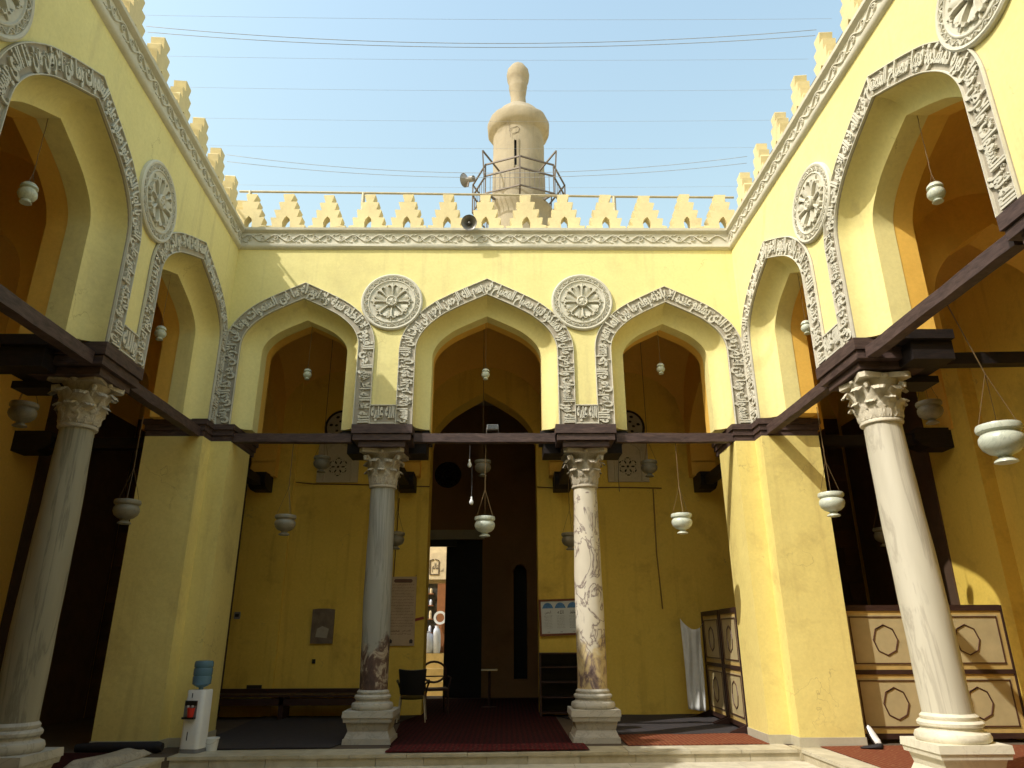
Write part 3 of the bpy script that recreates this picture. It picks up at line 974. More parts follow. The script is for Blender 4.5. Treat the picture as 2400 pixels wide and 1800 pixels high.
# ------------------------------------------------------------------ columns
def leaf_mesh(h, w, curl):
    vs = []; nu, nv = 9, 7
    for i in range(nu):
        t = i / (nu - 1)
        lob = 1 + .22 * math.sin(t * 15)
        hw = w * (.75 + .45 * math.sin(PI * min(1, t * 1.1)) - .65 * max(0, t - .75) * 2) * lob
        out = .02 + .035 * t + curl * max(0, t - .45) ** 2 * 3.2
        z = h * (t if t < .85 else .85 - (t - .85) * .9)
        for j in range(nv):
            s = (j - 3) / 3
            vs.append((out + .022 * (1 - s * s) + .008 * math.cos(s * 9), hw * s, z))
    fs = [(i * nv + j, i * nv + j + 1, (i + 1) * nv + j + 1, (i + 1) * nv + j) for i in range(nu - 1) for j in range(nv - 1)]
    return vs, fs
def column(loc, zcap0, zcap1, rt_, rb_, label, mshaft, mcap, mbase, base_z=0.68, plinth=(.335, .42), lean=(0, 0), zsh=.68, wornleaves=1.0, seed=1, spread=.145):
    random.seed(seed)
    t = empty('marble_column', loc, 0, label, 'column')
    h0 = plinth[1]; pw = plinth[0]
    k = h0 / .42
    # plinth pieces
    MB().frustum(0, 0, pw, pw, 0, pw - .005, pw - .005, .07 * k).build('plinth_step', mbase, t, world=False)
    MB().frustum(0, 0, pw - .02, pw - .02, .072 * k, pw - .055, pw - .055, .16 * k).build('plinth_moulding', mbase, t, world=False)
    MB().frustum(0, 0, pw - .058, pw - .058, .162 * k, pw - .03, pw - .03, .275 * k).build('plinth_die', mbase, t, world=False)
    MB().frustum(0, 0, pw + .0, pw + .0, .278 * k, pw + .008, pw + .008, .335 * k).frustum(0, 0, pw + .02, pw + .02, .337 * k, pw + .015, pw + .015, .42 * k).build('plinth_cap', mbase, t, world=False)
    z = h0
    b1 = rb_ / .222
    MB().lathe([(.31 * b1, z), (.325 * b1, z + .02), (.33 * b1, z + .05), (.315 * b1, z + .085), (.275 * b1, z + .10), (.262 * b1, z + .115), (.265 * b1, z + .13)], 40).build('lower_torus', mbase, t, world=False, smooth=40)
    MB().lathe([(.262 * b1, z + .132), (.285 * b1, z + .15), (.288 * b1, z + .175), (.27 * b1, z + .195), (.245 * b1, z + .20), (.252 * b1, z + .21), (.254 * b1, z + .235), (.225 * b1, z + .262)], 40).build('upper_torus', mbase, t, world=False, smooth=40)
    zs = z + .262
    n = 26
    mb = MB(); vs = []; seg = 40
    for i in range(n + 1):
        f = i / n
        zz = zs + (zcap0 - .03 - zs) * f
        r = rb_ + (rt_ - rb_) * f + .012 * math.sin(PI * f)
        for q in range(seg):
            a = 2 * PI * q / seg
            rr = r + .0035 * math.sin(3 * a + f * 9) + .002 * math.sin(7 * a + f * 23)
            vs.append((lean[0] * f + rr * math.cos(a), lean[1] * f + rr * math.sin(a), zz))
    fs = [(i * seg + q, i * seg + (q + 1) % seg, (i + 1) * seg + (q + 1) % seg, (i + 1) * seg + q) for i in range(n) for q in range(seg)]
    mb.add(vs, fs + [tuple(range(seg))[::-1], tuple(n * seg + q for q in range(seg))])
    mb.build('shaft', mshaft, t, world=False, smooth=60)
    lx, ly = lean
    MB().lathe([(rt_ + .0, zcap0 - .03), (rt_ + .028, zcap0 - .02), (rt_ + .032, zcap0 + .0), (rt_ + .02, zcap0 + .02), (rt_ - .01, zcap0 + .024)], 36, (lx, ly, 0)).build('astragal', mcap, t, world=False, smooth=45)
    H = zcap1 - zcap0
    bell = MB().lathe([(rt_ - .01, zcap0 + .025), (rt_ - .015, zcap0 + .1), (rt_, zcap0 + H * .55), (rt_ + .04, zcap0 + H * .8), (rt_ + spread * .75, zcap0 + H * .9)], 24, (lx, ly, 0))
    cp = bell.build('capital', mcap, t, world=False, smooth=50)
    def lf(h, w, curl):
        vs, fs = leaf_mesh(h, w, curl)
        o = MB().add(vs, fs).build('acanthus_leaf', mcap, None, fix=False, smooth=50)
        d = o.data; bpy.data.objects.remove(o); return d
    d1, d2 = lf(H * .50, .105, .07), lf(H * .84, .11, .115)
    for row, (dat, nn, ph, rr) in enumerate(((d1, 8, 0, rt_ - .015), (d2, 8, PI / 8, rt_ - .02))):
        for i in range(nn):
            a = ph + 2 * PI * i / nn
            o = bpy.data.objects.new('acanthus_leaf', dat); C.objects.link(o); o.parent = cp
            o.location = (lx + rr * math.cos(a), ly + rr * math.sin(a), zcap0 + .022)
            o.rotation_euler = (0, random.uniform(-.04, .06), a)
            o.scale = (random.uniform(.8, 1.1) * wornleaves, 1, random.uniform(.9, 1.04))
    for i in range(4):
        a = PI / 4 + PI / 2 * i
        v = MB()
        q_ = spread / .145
        pts = [(rt_ + .02, zcap0 + H * .45), (rt_ + .08 * q_, zcap0 + H * .68), (rt_ + .15 * q_, zcap0 + H * .80), (rt_ + .19 * q_, zcap0 + H * .77), (rt_ + .185 * q_, zcap0 + H * .70), (rt_ + .155 * q_, zcap0 + H * .70), (rt_ + .155 * q_, zcap0 + H * .75)]
        v.tube([(lx + r_ * math.cos(a), ly + r_ * math.sin(a), zz) for r_, zz in pts], [.028, .032, .034, .03, .026, .02, .012], 7)
        v.build('volute', mcap, cp, world=False, smooth=60)
    ab = MB()
    wq = rt_ + spread
    pts = []
    for i in range(4):
        a = PI / 4 + PI / 2 * i
        for da in (-.09, .09):
            pts.append((wq * 1.38 * math.cos(a + da), wq * 1.38 * math.sin(a + da)))
        pts.append((wq * .86 * math.cos(a + PI / 4), wq * .86 * math.sin(a + PI / 4)))
    ab.plate([(lx + x, ly + y) for x, y in pts], [], zcap1 - H * .115, zcap1, lambda u, d, v_: (u, v_, d))
    ab.build('abacus', mcap, cp, world=False)
    for i in range(4):
        a = PI / 2 * i
        MB().lathe([(.001, -.03), (.03, -.02), (.04, 0), (.03, .02), (.001, .03)], 8, (lx + (wq * .86 + .01) * math.cos(a), ly + (wq * .86 + .01) * math.sin(a), zcap1 - H * .07), cap=False).build('fleuron', mcap, cp, world=False, smooth=0)
    return t
column((-1.58, .44, 0), 3.63, 4.20, .186, .202, 'grey-green marble column with carved capital left of the doorway passage', 'col_grey', 'capital', 'base_stone', lean=(-.03, 0), seed=3)
column((1.60, .44, 0), 3.63, 4.20, .180, .215, 'white marble column with dark veins right of the central arch', 'col_veined', 'capital', 'base_stone', plinth=(.33, .42), lean=(.0, 0), seed=4)
column((4.89, -2.75, 0), 3.74, 4.29, .205, .236, 'tall cream marble column in the sun in front of the wooden screen', 'col_cream', 'capital_light', 'base_light', plinth=(.345, .38), lean=(-.125, 0), seed=5, spread=.085)
column((-4.37, -3.2, 0), 3.56, 4.09, .168, .20, 'shaded marble column at the left edge', 'col_left', 'capital', 'base_stone', plinth=(.32, .38), lean=(.015, 0), seed=6, spread=.11)
random.seed(11)

# ------------------------------------------------------------------ portico rooms
def wall_piece(name, mb, label, mat='yellow_rear', cat='wall', smooth=None):
    o = mb.build(name, mat, None, smooth=smooth)
    return tag(o, label, cat)
# rear wall with tall central arch
rw = empty('rear_wall', (0, RY, 0), 0, 'ochre rear wall of the far portico with a tall pointed opening', 'wall')
cx_, hw_ = -.125, 1.12
pr = full_profile(cx_, hw_, 5.15, 6.42, 0.0)
outer = [(-7.6, 0), (cx_ - hw_, 0)] + pr[1:-1] + [(cx_ + hw_, 0), (7.6, 0), (7.6, 8), (-7.6, 8)]
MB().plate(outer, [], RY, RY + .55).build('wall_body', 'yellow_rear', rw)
# shallow pilaster step, left bay
MB().box(-7.6, -4.06, RY - .07, RY - .001, 0, 7.9).build('pilaster', 'yellow_rear', rw)

def mk(name, mbb, mat, par): return mbb.build(name, mat, par)
def vault(x0, x1, y0, y1, zs, label):
    mb = MB(); n = 14
    cx, cy = (x0 + x1) / 2, (y0 + y1) / 2
    hx, hy = (x1 - x0) / 2, (y1 - y0) / 2
    R = math.hypot(hx, hy)
    vs = []
    for i in range(n + 1):
        for j in range(n + 1):
            a = -1 + 2 * i / n; b_ = -1 + 2 * j / n
            x, y = a * hx, b_ * hy
            h = math.sqrt(max(0, R * R - x * x - y * y))
            vs.append((cx + x - 0, cy + y, zs + h))
    fs = [(i * (n + 1) + j, i * (n + 1) + j + 1, (i + 1) * (n + 1) + j + 1, (i + 1) * (n + 1) + j) for i in range(n) for j in range(n)]
    mb.add(vs, fs)
    o = mb.build('vault', 'vault', None, fix=False, smooth=0)
    return tag(o, label, 'ceiling', 'shallow domed bays over the porticoes')
def cross_arch(axis, at, a0, a1, label, th=.5, apex=6.15, spring=5.1, z0=4.52):
    """transverse arch wall in the plane axis=at between a0 and a1"""
    c = (a0 + a1) / 2; hw = abs(a1 - a0) / 2 - .28
    pr = full_profile(c, hw, spring, apex, z0)
    lo, hi = min(a0, a1), max(a0, a1)
    outer = [(lo, z0)] + pr + [(hi, z0), (hi, 8.0), (lo, 8.0)]
    mp = (lambda u, d, v: (at + d, u, v)) if axis == 'x' else (lambda u, d, v: (u, at + d, v))
    o = MB().plate(outer, [], -th / 2, th / 2, mp).build('cross_arch', 'vault', None)
    return tag(o, label, 'arch', 'pointed cross arches inside the porticoes')
for x, l in ((-4.65, 'far left'), (-1.68, 'behind the grey column'), (1.50, 'behind the veined column'), (4.45, 'far right')):
    cross_arch('x', x, T + .2, RY, 'ochre pointed arch across the far portico, ' + l)
for (x0, x1, l) in ((-7.5, -4.9, 'far left corner bay'), (-4.42, -1.9, 'bay behind the left arch'), (-1.44, 1.26, 'bay behind the central arch'), (1.74, 4.2, 'bay behind the right arch'), (4.7, 7.55, 'far right corner bay')):
    vault(x0 - .02, x1 + .02, T + .15, RY + .02, 5.62, 'shallow domed ceiling, ' + l)
# masonry lining the two corner bays, their deep shade put into its colour
MAT['masonry'] = slab_mat('shade_brown_masonry', [(.085, .045, .022), (.060, .034, .018), (.11, .058, .028), (.075, .04, .02)], .85)
for sg, l in ((-1, 'left'), (1, 'right')):
    t = empty('masonry_wall', (sg * 6.3, RY - .12, 0), 0, 'brown block wall, shade painted in, at the back of the dark %s corner bay' % l, 'wall')
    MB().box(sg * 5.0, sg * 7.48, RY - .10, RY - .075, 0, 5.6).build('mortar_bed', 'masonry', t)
    z = 0.0; row = 0
    while z < 5.5:
        x = 5.0 - (row % 2) * .0
        first = True
        while x < 7.45:
            w_ = min(7.47 - x, (.36 if row % 2 and first else .72)); first = False
            if w_ > .05:
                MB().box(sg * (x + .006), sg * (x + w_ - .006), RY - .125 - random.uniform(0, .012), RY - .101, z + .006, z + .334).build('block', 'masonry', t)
            x += w_
        z += .34; row += 1
    xo_ = OL if sg < 0 else OR
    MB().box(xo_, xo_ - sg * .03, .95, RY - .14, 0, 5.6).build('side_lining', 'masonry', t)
# side portico shells
wall_piece('outer_wall', MB().box(OL - .5, OL, -11.6, RY, 0, 8), 'dim outer wall of the left portico', 'vault')
wall_piece('outer_wall', MB().box(OR, OR + .5, -.22, RY, 0, 8).box(OR + .22, OR + .5, -11.6, -.22, 0, 8), 'ochre outer wall of the right portico, catching a patch of sun')
for sg, W, cols, l in ((-1, W_left, (0.42, -3.2, -6.4, -9.9), 'left'), (1, W_right, (.42, -2.69, -6.0, -9.9), 'right')):
    xo = OL if sg < 0 else OR
    for i, y in enumerate(cols):
        xi = W(-y if y < 0 else 0, T + .05, 5)[0]
        cross_arch('y', y, xi, xo + (.25 * sg), 'ochre pointed arch across the %s portico, %s' % (l, ('at the corner pier', 'at its first column', 'at its second column', 'at the near end')[i]), apex=6.35 if i else 6.0, spring=5.2)
    for i in range(3):
        y1, y0 = cols[i] - .24, cols[i + 1] + .24
        xi = W(-(y0 + y1) / 2, T + .12, 5)[0]
        xa, xb = sorted((xi - .1 * sg, xo + .2 * sg))
        vault(xa, xb, y0, y1, 5.62, 'shallow domed ceiling of the %s portico, %s' % (l, ('bay next to the corner', 'middle bay', 'near bay')[i]))
wall_piece('end_wall', MB().box(-8, -4.4, -12, -11.6, 0, 8).box(4.4, 8, -12, -11.6, 0, 8), 'end walls of the side porticoes behind the viewer')
wall_piece('near_rear_wall', MB().box(-8, 8, -14.4, -14, 0, 8), 'rear wall of the near portico behind the viewer')
# flat roofs
roof = empty('flat_roof', (0, 2, 8.0), 0, 'flat roof terrace over the porticoes around the courtyard', 'roof')
rf = MB().box(-8, 8, T + .03, RY + .55, 8.005, 8.05)
rf.box(-8, 8, -14.4, -9.9 - T - .03, 8.005, 8.05)
rf.build('roof_slab', 'dado', roof)
def side_roof(W, xo):
    mb = MB()
    vs = [W(-T, T + .03, 7.9), W(10.6, T + .03, 7.9)]
    a, b_ = vs
    mb.add([(a[0], a[1], 8.0), (b_[0], b_[1], 8.0), (xo, b_[1], 8.0), (xo, a[1], 8.0), (a[0], a[1], 8.05), (b_[0], b_[1], 8.05), (xo, b_[1], 8.05), (xo, a[1], 8.05)],
           [(0, 1, 2, 3), (4, 5, 6, 7), (0, 1, 5, 4), (1, 2, 6, 5), (2, 3, 7, 6), (3, 0, 4, 7)])
    return mb
side_roof(W_left, -8).build('roof_slab', 'dado', roof)
side_roof(W_right, 8).build('roof_slab', 'dado', roof)

# entrance passage beyond the rear wall
ev = empty('entrance_block', (0, 6, 0), 0, 'dark entrance passage behind the tall central opening', 'building')
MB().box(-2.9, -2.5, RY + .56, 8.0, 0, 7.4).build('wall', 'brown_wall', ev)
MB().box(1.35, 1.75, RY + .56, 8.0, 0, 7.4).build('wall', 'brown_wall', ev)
MB().box(-8, 8, RY + .56, 8.7, 7.45, 7.9).build('roof_slab', 'dado', ev)
dh = 3.78
c_r = (-1.2, 5.5); R_r = .36
circ = [(c_r[0] + R_r * math.cos(2 * PI * k / 24), c_r[1] + R_r * math.sin(2 * PI * k / 24)) for k in range(24)]
nic = [(.55, 1.9), (.55, 3.0), (.63, 3.12), (.72, 3.16), (.81, 3.12), (.89, 3.0), (.89, .4), (.55, .4)]
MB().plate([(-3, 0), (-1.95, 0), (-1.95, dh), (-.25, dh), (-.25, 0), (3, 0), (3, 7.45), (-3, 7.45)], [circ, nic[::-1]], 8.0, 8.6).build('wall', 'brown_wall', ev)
MB().box(.45, 1.0, 8.45, 8.62, .3, 3.3).build('niche_back', 'door', ev)
MB().box(-2.0, -.2, 7.9, 8.0, dh, dh + .24).build('lintel', 'dado', ev)
MB().box(-1.19, -.25, 8.1, 8.2, 0, dh).build('door_leaf', 'door', ev)
MB().box(-2.02, -1.95, 7.6, 8.0, 0, dh).build('door_frame', 'door', ev)
MB().box(-2.4, -.9, 7.62, 7.7, 3.56, 3.74).build('head_beam', 'door', ev)
# round star grille
holes = []
for r0, n0, hr in ((.05, 5, .018), (.14, 9, .02), (.235, 14, .018), (.31, 18, .014)):
    for k in range(n0):
        a = 2 * PI * (k + .3 * r0) / n0 + r0 * 4
        hx, hz = c_r[0] + r0 * math.cos(a), c_r[1] + r0 * math.sin(a)
        holes.append([(hx + hr * math.cos(2 * PI * q / 6), hz + hr * math.sin(2 * PI * q / 6)) for q in range(6)])
MB().plate([(c_r[0] + R_r * .995 * math.cos(2 * PI * k / 24), c_r[1] + R_r * .995 * math.sin(2 * PI * k / 24)) for k in range(24)], holes, 8.05, 8.55).build('round_grille', 'door', ev)

# ------------------------------------------------------------------ floors, steps, rugs
def struct(o): o['kind'] = 'structure'; return o
ground = MB().box(-400, 400, -400, 400, -.6, -.44).build('ground', 'step_yellow', None); struct(ground)
def step_line(x): return -.86 + (x + 3.86) * (.35 / 8.01)
fl = empty('portico_floor', (0, 0, 0)); struct(fl)
mb = MB()
mb.plate([(-7.6, 0.0 - 12), (-4.25, -12), (-4.25, -1.6), (-4.0, -1.0), (-3.8, -.80), (4.2, -.25), (4.2, -.5), (4.2, -12), (7.8, -12), (7.8, 8.7), (-7.6, 8.7)], [], -.12, -.004, lambda u, d, v: (u, v, d))
mb.build('floor_bed', 'floor_stone', fl)
xs = [-3.86]
while xs[-1] < 4.10:
    xs.append(min(4.17, xs[-1] + random.uniform(.62, .95)))
for a, b_ in zip(xs[:-1], xs[1:]):
    g = .003
    y0a, y0b = step_line(a + g), step_line(b_ - g)
    MB().plate([(a + g, y0a), (b_ - g, y0b), (b_ - g, y0b + .52), (a + g, y0a + .52)], [], -.036, random.uniform(-.0015, .0015), lambda u, d, v: (u, v, d)).build('tread_slab', 'slab', fl)
xr = [-3.86]
while xr[-1] < 4.17:
    xr.append(min(4.20, xr[-1] + random.uniform(.5, .8)))
for a, b_ in zip(xr[:-1], xr[1:]):
    g = .003
    y0a, y0b = step_line(a + g) + .025, step_line(b_ - g) + .025
    MB().plate([(a + g, y0a), (b_ - g, y0b), (b_ - g, y0b + .1), (a + g, y0a + .1)], [], -.135, -.038, lambda u, d, v: (u, v, d)).build('riser_slab', 'slab', fl)
MB().box(4.15, 4.6, -.52, -.12, -.13, -.002).build('corner_slab', 'slab', fl)
# side steps
for sg, x0, y_start in ((1, 4.17, -.50), (-1, -3.88, -.88)):
    y = y_start
    while y > -11:
        L = random.uniform(.7, 1.0)
        xa = x0 + (.0 if sg > 0 else -.30 * min(1, (y_start - y) / .6))
        x_in = xa + sg * .42
        MB().box(xa, x_in, y - L + .004, y, -.036, random.uniform(-.001, .002)).build('tread_slab', 'slab', fl)
        MB().box(xa + sg * .02, xa + sg * .12, y - L + .004, y, -.135, -.038).build('riser_slab', 'slab', fl)
        y -= L
ct = empty('court_floor', (0, -4, -.13)); struct(ct)
MB().box(-5, 5, -12.5, -.3, -.3, -.150).build('court_bed', 'dado', ct)
yy = -.45
r_i = 0
while yy > -9.2:
    x = -4.4 - (r_i % 2) * .3
    while x < 4.6:
        MB().box(x + .003, x + .697, yy - .697, yy - .003, -.148, -.134 + random.uniform(-.0015, .0015)).build('paving_slab', 'court', ct)
        x += .7
    yy -= .7; r_i += 1
MB().box(-7.6, 7.6, -14, -9.25, -.12, -.002).build('near_floor', 'dado', fl)

def rug_obj(pts, mat, label, z=0.004, th=.012, group=None):
    cx = sum(p[0] for p in pts) / len(pts); cy = sum(p[1] for p in pts) / len(pts)
    n = 16; vs = []
    a, b_, c_, d_ = [Vector((p[0] - cx, p[1] - cy, 0)) for p in pts]
    for i in range(n + 1):
        for j in range(n + 1):
            u, v = i / n, j / n
            q = (a * (1 - u) + b_ * u) * (1 - v) + (d_ * (1 - u) + c_ * u) * v
            e = .006 * math.sin(u * 37) * (v < .02 or v > .98) 
            vs.append((q.x, q.y + e, z + th + .004 * math.sin(u * 11 + v * 5) * math.sin(v * 7 + 1)))
    k = len(vs)
    fs = [(i * (n + 1) + j, (i + 1) * (n + 1) + j, (i + 1) * (n + 1) + j + 1, i * (n + 1) + j + 1) for i in range(n) for j in range(n)]
    o = MB().add(vs, fs)
    rim_ = [(i, 0) for i in range(n)] + [(n, j) for j in range(n)] + [(i, n) for i in range(n, 0, -1)] + [(0, j) for j in range(n, 0, -1)]
    m_ = len(rim_)
    top = [vs[i * (n + 1) + j] for i, j in rim_]
    o.add(top + [(p[0], p[1], z) for p in top], [(i, (i + 1) % m_, m_ + (i + 1) % m_, m_ + i) for i in range(m_)])
    ob = o.build('rug', mat, None, fix=False, smooth=40)
    ob.location = (cx, cy, 0)
    return tag(ob, label, 'rug', group)
rug_obj([(-1.20, -.66), (1.42, -.52), (1.40, .02), (-1.17, -.05)], 'rug_red', 'bright red patterned runner at the front edge between the two columns', z=.012)
rug_obj([(-1.22, -.10), (1.26, -.05), (1.26, 7.6), (-1.9, 7.6)], 'rug_deep', 'large dark red patterned rug between the two columns', z=.002, th=.01)
rug_obj([(1.98, -.14), (3.92, -.06), (3.92, 1.0), (2.0, .95)], 'rug_brown', 'brown red rug in the right bay, partly in the sun')
rug_obj([(2.0, .98), (4.0, 1.02), (4.4, 3.8), (1.3, 3.8)], 'rug_dark', 'dark grey rug at the back of the right bay')
rug_obj([(-3.9, -.30), (-2.0, -.20), (-1.3, 3.8), (-4.2, 3.8)], 'rug_dark', 'dark rug in the left bay')
rug_obj([(-7.2, -4.2), (-4.30, -4.2), (-4.30, -.62), (-7.2, -.5)], 'rug_deep', 'dark red rug in the left portico')
rug_obj([(4.52, -3.6), (7.4, -3.6), (7.4, -.33), (4.5, -.33)], 'rug_brown', 'worn brown red rug under the cream column on the right')

# ------------------------------------------------------------------ minaret
mx, my, mz0 = .745, 7.0, 7.9
mn = empty('minaret', (mx, my, mz0), 0, 'grey rendered minaret with bulb finial and iron balcony rising behind the far wall', 'minaret')
def rough_lathe(prof, seg=48, amp=.012, fr=3.0, nsub=4):
    from mathutils.noise import noise as pn
    pts = []
    for (r0, z0), (r1, z1) in zip(prof[:-1], prof[1:]):
        k = max(1, int(math.hypot(r1 - r0, z1 - z0) / .12))
        pts += [(r0 + (r1 - r0) * i / k, z0 + (z1 - z0) * i / k) for i in range(k)]
    pts.append(prof[-1])
    mb = MB(); vs = []
    for r, z in pts:
        for k in range(seg):
            a = 2 * PI * k / seg
            x, y = math.cos(a), math.sin(a)
            rr = r * 1.0 + amp * pn(Vector((x * fr, y * fr, z * fr))) * min(1, r * 5)
            vs.append((mx + rr * x, my + rr * y, z))
    n = len(pts)
    fs = [(i * seg + k, i * seg + (k + 1) % seg, (i + 1) * seg + (k + 1) % seg, (i + 1) * seg + k) for i in range(n - 1) for k in range(seg)]
    mb.add(vs, fs + [tuple(range(seg))[::-1], tuple((n - 1) * seg + k for k in range(seg))])
    return mb
rough_lathe([(1.1, 7.9), (1.1, 9.4), (.92, 9.9), (.88, 12.7), (.95, 12.85), (.98, 12.95), (.98, 13.02), (.8, 13.04)], amp=.02).build('base', 'minaret', mn, smooth=40)
sh = rough_lathe([(.80, 13.02), (.785, 13.5), (.765, 15.0), (.76, 15.62)], seg=64, amp=.016)
# slit window cut out of the shaft facing the court
def cut(mb, x0, x1, z0, z1):
    keep = []
    for f in mb.f:
        c = Vector((0, 0, 0))
        if len(f) == 4:
            for i in f: c += Vector(mb.v[i])
            c /= 4
            if c.y < my and x0 < c.x < x1 and z0 < c.z < z1: continue
        keep.append(f)
    mb.f = keep; return mb
so = cut(sh, .60, .70, 14.10, 15.02).build('shaft', 'minaret', mn, smooth=40, fix=False)
MB().box(.55, .75, my - .66, my - .60, 14.0, 15.1).build('slit_back', 'door', mn)
fr_ = MB().box(.585, .60, my - .80, my - .64, 14.05, 15.05).box(.715, .73, my - .80, my - .64, 14.05, 15.05)
fr_.build('slit_jamb', 'minaret', mn)
rough_lathe([(.74, 15.4), (.77, 15.6), (.79, 15.65), (.88, 15.72), (.925, 15.80), (.94, 15.95), (.94, 16.08), (.91, 16.16), (.83, 16.23), (.74, 16.32), (.66, 16.44), (.58, 16.55), (.46, 16.64), (.32, 16.70), (.25, 16.78)], amp=.035, fr=3.6).build('cap', 'minaret', mn, smooth=32)
rough_lathe([(.27, 16.70), (.25, 16.78), (.235, 17.0), (.23, 17.2), (.27, 17.5), (.29, 17.6), (.27, 17.66), (.33, 17.85), (.355, 18.05), (.33, 18.22), (.24, 18.38), (.12, 18.50), (.03, 18.60), (.005, 18.63)], amp=.015, seg=32).build('finial', 'minaret', mn, smooth=50)
ck = MB()
ck.tube([(.46, my - .73, 15.35), (.50, my - .745, 15.42), (.60, my - .765, 15.45), (.70, my - .772, 15.47), (.76, my - .772, 15.40), (.72, my - .772, 15.28), (.55, my - .76, 15.22)], .007, 4)
ck.tube([(.42, my - .76, 15.95), (.40, my - .76, 15.7), (.46, my - .77, 15.5), (.5, my - .775, 15.1)], .006, 4)
ck.build('crack', 'metal_dark', mn)
RB = 1.36
zb_ = 13.05
rl = empty('balcony_railing', (0, 0, 0)); rl.parent = mn; 
nv = 8
vx = [(mx + RB * math.cos(2 * PI * (k + .0) / nv - PI / 2), my + RB * math.sin(2 * PI * (k + .0) / nv - PI / 2)) for k in range(nv)]
for k in range(nv):
    x, y = vx[k]; x2, y2 = vx[(k + 1) % nv]
    MB().bar((x, y, zb_ - .02), (x, y, zb_ + .95), .04).build('post', 'metal_dark', rl)
    MB().bar((mx + (x - mx) * .66, my + (y - my) * .66, zb_ - .04), (x, y, zb_ - .02), .05).bar((x, y, zb_ - .02), (x2, y2, zb_ - .02), .035).build('floor_bearer', 'metal_dark', rl)
    ox, oy = (x - mx) / RB, (y - my) / RB
    if k % 2:
        MB().bar((x + ox * .05, y + oy * .05, zb_ + .5), (x + ox * .12, y + oy * .12, zb_ + 1.35), .04).bar((x + ox * .12, y + oy * .12, zb_ + 1.35), (x - ox * .55, y - oy * .55, zb_ + 1.0), .04).build('strut', 'metal_dark', rl)
    r_ = MB()
    for zz in (.55, .93):
        r_.bar((x, y, zb_ + zz), (x2, y2, zb_ + zz), .04)
    r_.build('rail', 'metal_dark', rl)
    for i in range(1, 7):
        f = i / 7
        px_, py_ = x + (x2 - x) * f, y + (y2 - y) * f
        MB().bar((px_, py_, zb_ - .02), (px_, py_, zb_ + .55), .016).build('baluster', 'metal_dark', rl)
def horn(loc, rot, s, label):
    t = empty('horn_speaker', loc, 0, label, 'loudspeaker', 'loudspeaker horns')
    t.rotation_euler = rot
    MB().lathe([(.03 * s, .16 * s), (.04 * s, .10 * s), (.065 * s, .05 * s), (.11 * s, .015 * s), (.13 * s, 0), (.135 * s, -.004), (.125 * s, .004), (.10 * s, .025 * s), (.05 * s, .07 * s), (.025 * s, .1 * s)], 28, cap=False).build('bell', 'horn', t, world=False, smooth=50)
    MB().lathe([(.001, .0), (.02 * s, .01 * s), (.028 * s, .04 * s), (.02 * s, .09 * s)], 12, cap=False).build('core', 'horn', t, world=False, smooth=0)
    MB().lathe([(.06 * s, .13 * s), (.06 * s, .22 * s), (.03 * s, .23 * s)], 16).build('driver', 'horn', t, world=False, smooth=40)
    MB().box(-.015, .015, -.16 * s, 0, .10 * s, .13 * s).build('mount', 'metal_dark', t, world=False)
    return t
horn((-.285, -.26, 8.06), (-PI / 2 + .35, 0, 0), 1.0, 'dark loudspeaker horn on the cornice facing the court, between two merlons')
horn((-.83, 6.4, 13.72), (PI / 2 + .2, 0, 1.0), 1.5, 'grey loudspeaker horn on the left side of the minaret balcony')

# ------------------------------------------------------------------ roof railing and wires
rt_o = empty('roof_railing', (0, .5, 8.05), 0, 'pale pipe railing on the roof behind the battlements of the far wall', 'railing')
MB().tube([(-4.6, .5, 9.20), (-2.2, .5, 9.175), (0, .5, 9.145), (2.4, .5, 9.11), (4.6, .5, 9.10)], .022, 8).build('rail', 'metal_rail', rt_o, smooth=60)
for x, z in ((-2.30, 9.17), (2.36, 9.10), (-4.4, 9.2), (4.4, 9.1)):
    MB().tube([(x, .5, 8.05), (x, .5, z)], .035, 8).build('post', 'metal_rail', rt_o, smooth=60)
for W, l in ((W_left, 'left'), (W_right, 'right')):
    o = empty('roof_railing', W(4, .5, 8.3), 0, 'dark pipe railing on the roof behind the battlements of the %s wall' % l, 'railing')
    MB().tube([W(u, .5, 8.98) for u in (0, 2, 4, 6, 8, 9.9)], .022, 8).build('rail', 'metal_dark', o, smooth=60)
    for u in (.3, 2.6, 4.9, 7.2, 9.5):
        MB().tube([W(u, .5, 8.0), W(u, .5, 8.97)], .022, 8).build('post', 'metal_dark', o, smooth=60)
def wire(y, zc, ze, r, label, xo=5.0, y2=None, grp='thin wires strung across the sky over the court'):
    y2 = y if y2 is None else y2
    pts = []
    for i in range(25):
        f = -1 + 2 * i / 24
        pts.append((f * xo, (y + y2) / 2 + (y2 - y) / 2 * f - 0, zc + (ze - zc) * f * f - zc * 0))
    o = MB().tube([(p[0], p[1] - y, p[2] - zc) for p in pts], r, 4).build('sky_wire', 'wire_sky', None, smooth=0)
    o.location = (0, y, zc)
    return tag(o, label, 'wire', grp)
ords = ['topmost thin straight wire', 'second thin straight wire from the top', 'third thin straight wire from the top', 'fourth thin straight wire from the top', 'fifth thin straight wire from the top', 'lowest thin straight wire just above the railing']
for (y, zc), l in zip(((-3.0, 9.645), (-2.2, 9.695), (-1.67, 9.59), (-.95, 9.60), (-.24, 9.60), (.95, 9.62)), ords):
    wire(y, zc, zc + .05, .0022, l + ' across the sky')
wire(-2.56, 9.655, 9.95, .0058, 'upper cable of the high sagging pair across the sky')
wire(-2.50, 9.640, 9.90, .0058, 'lower cable of the high sagging pair across the sky')
wire(.60, 9.70, 10.10, .0055, 'upper cable of the low sagging pair behind the minaret top rail')
wire(.66, 9.64, 9.99, .0055, 'lower cable of the low sagging pair behind the minaret top rail')

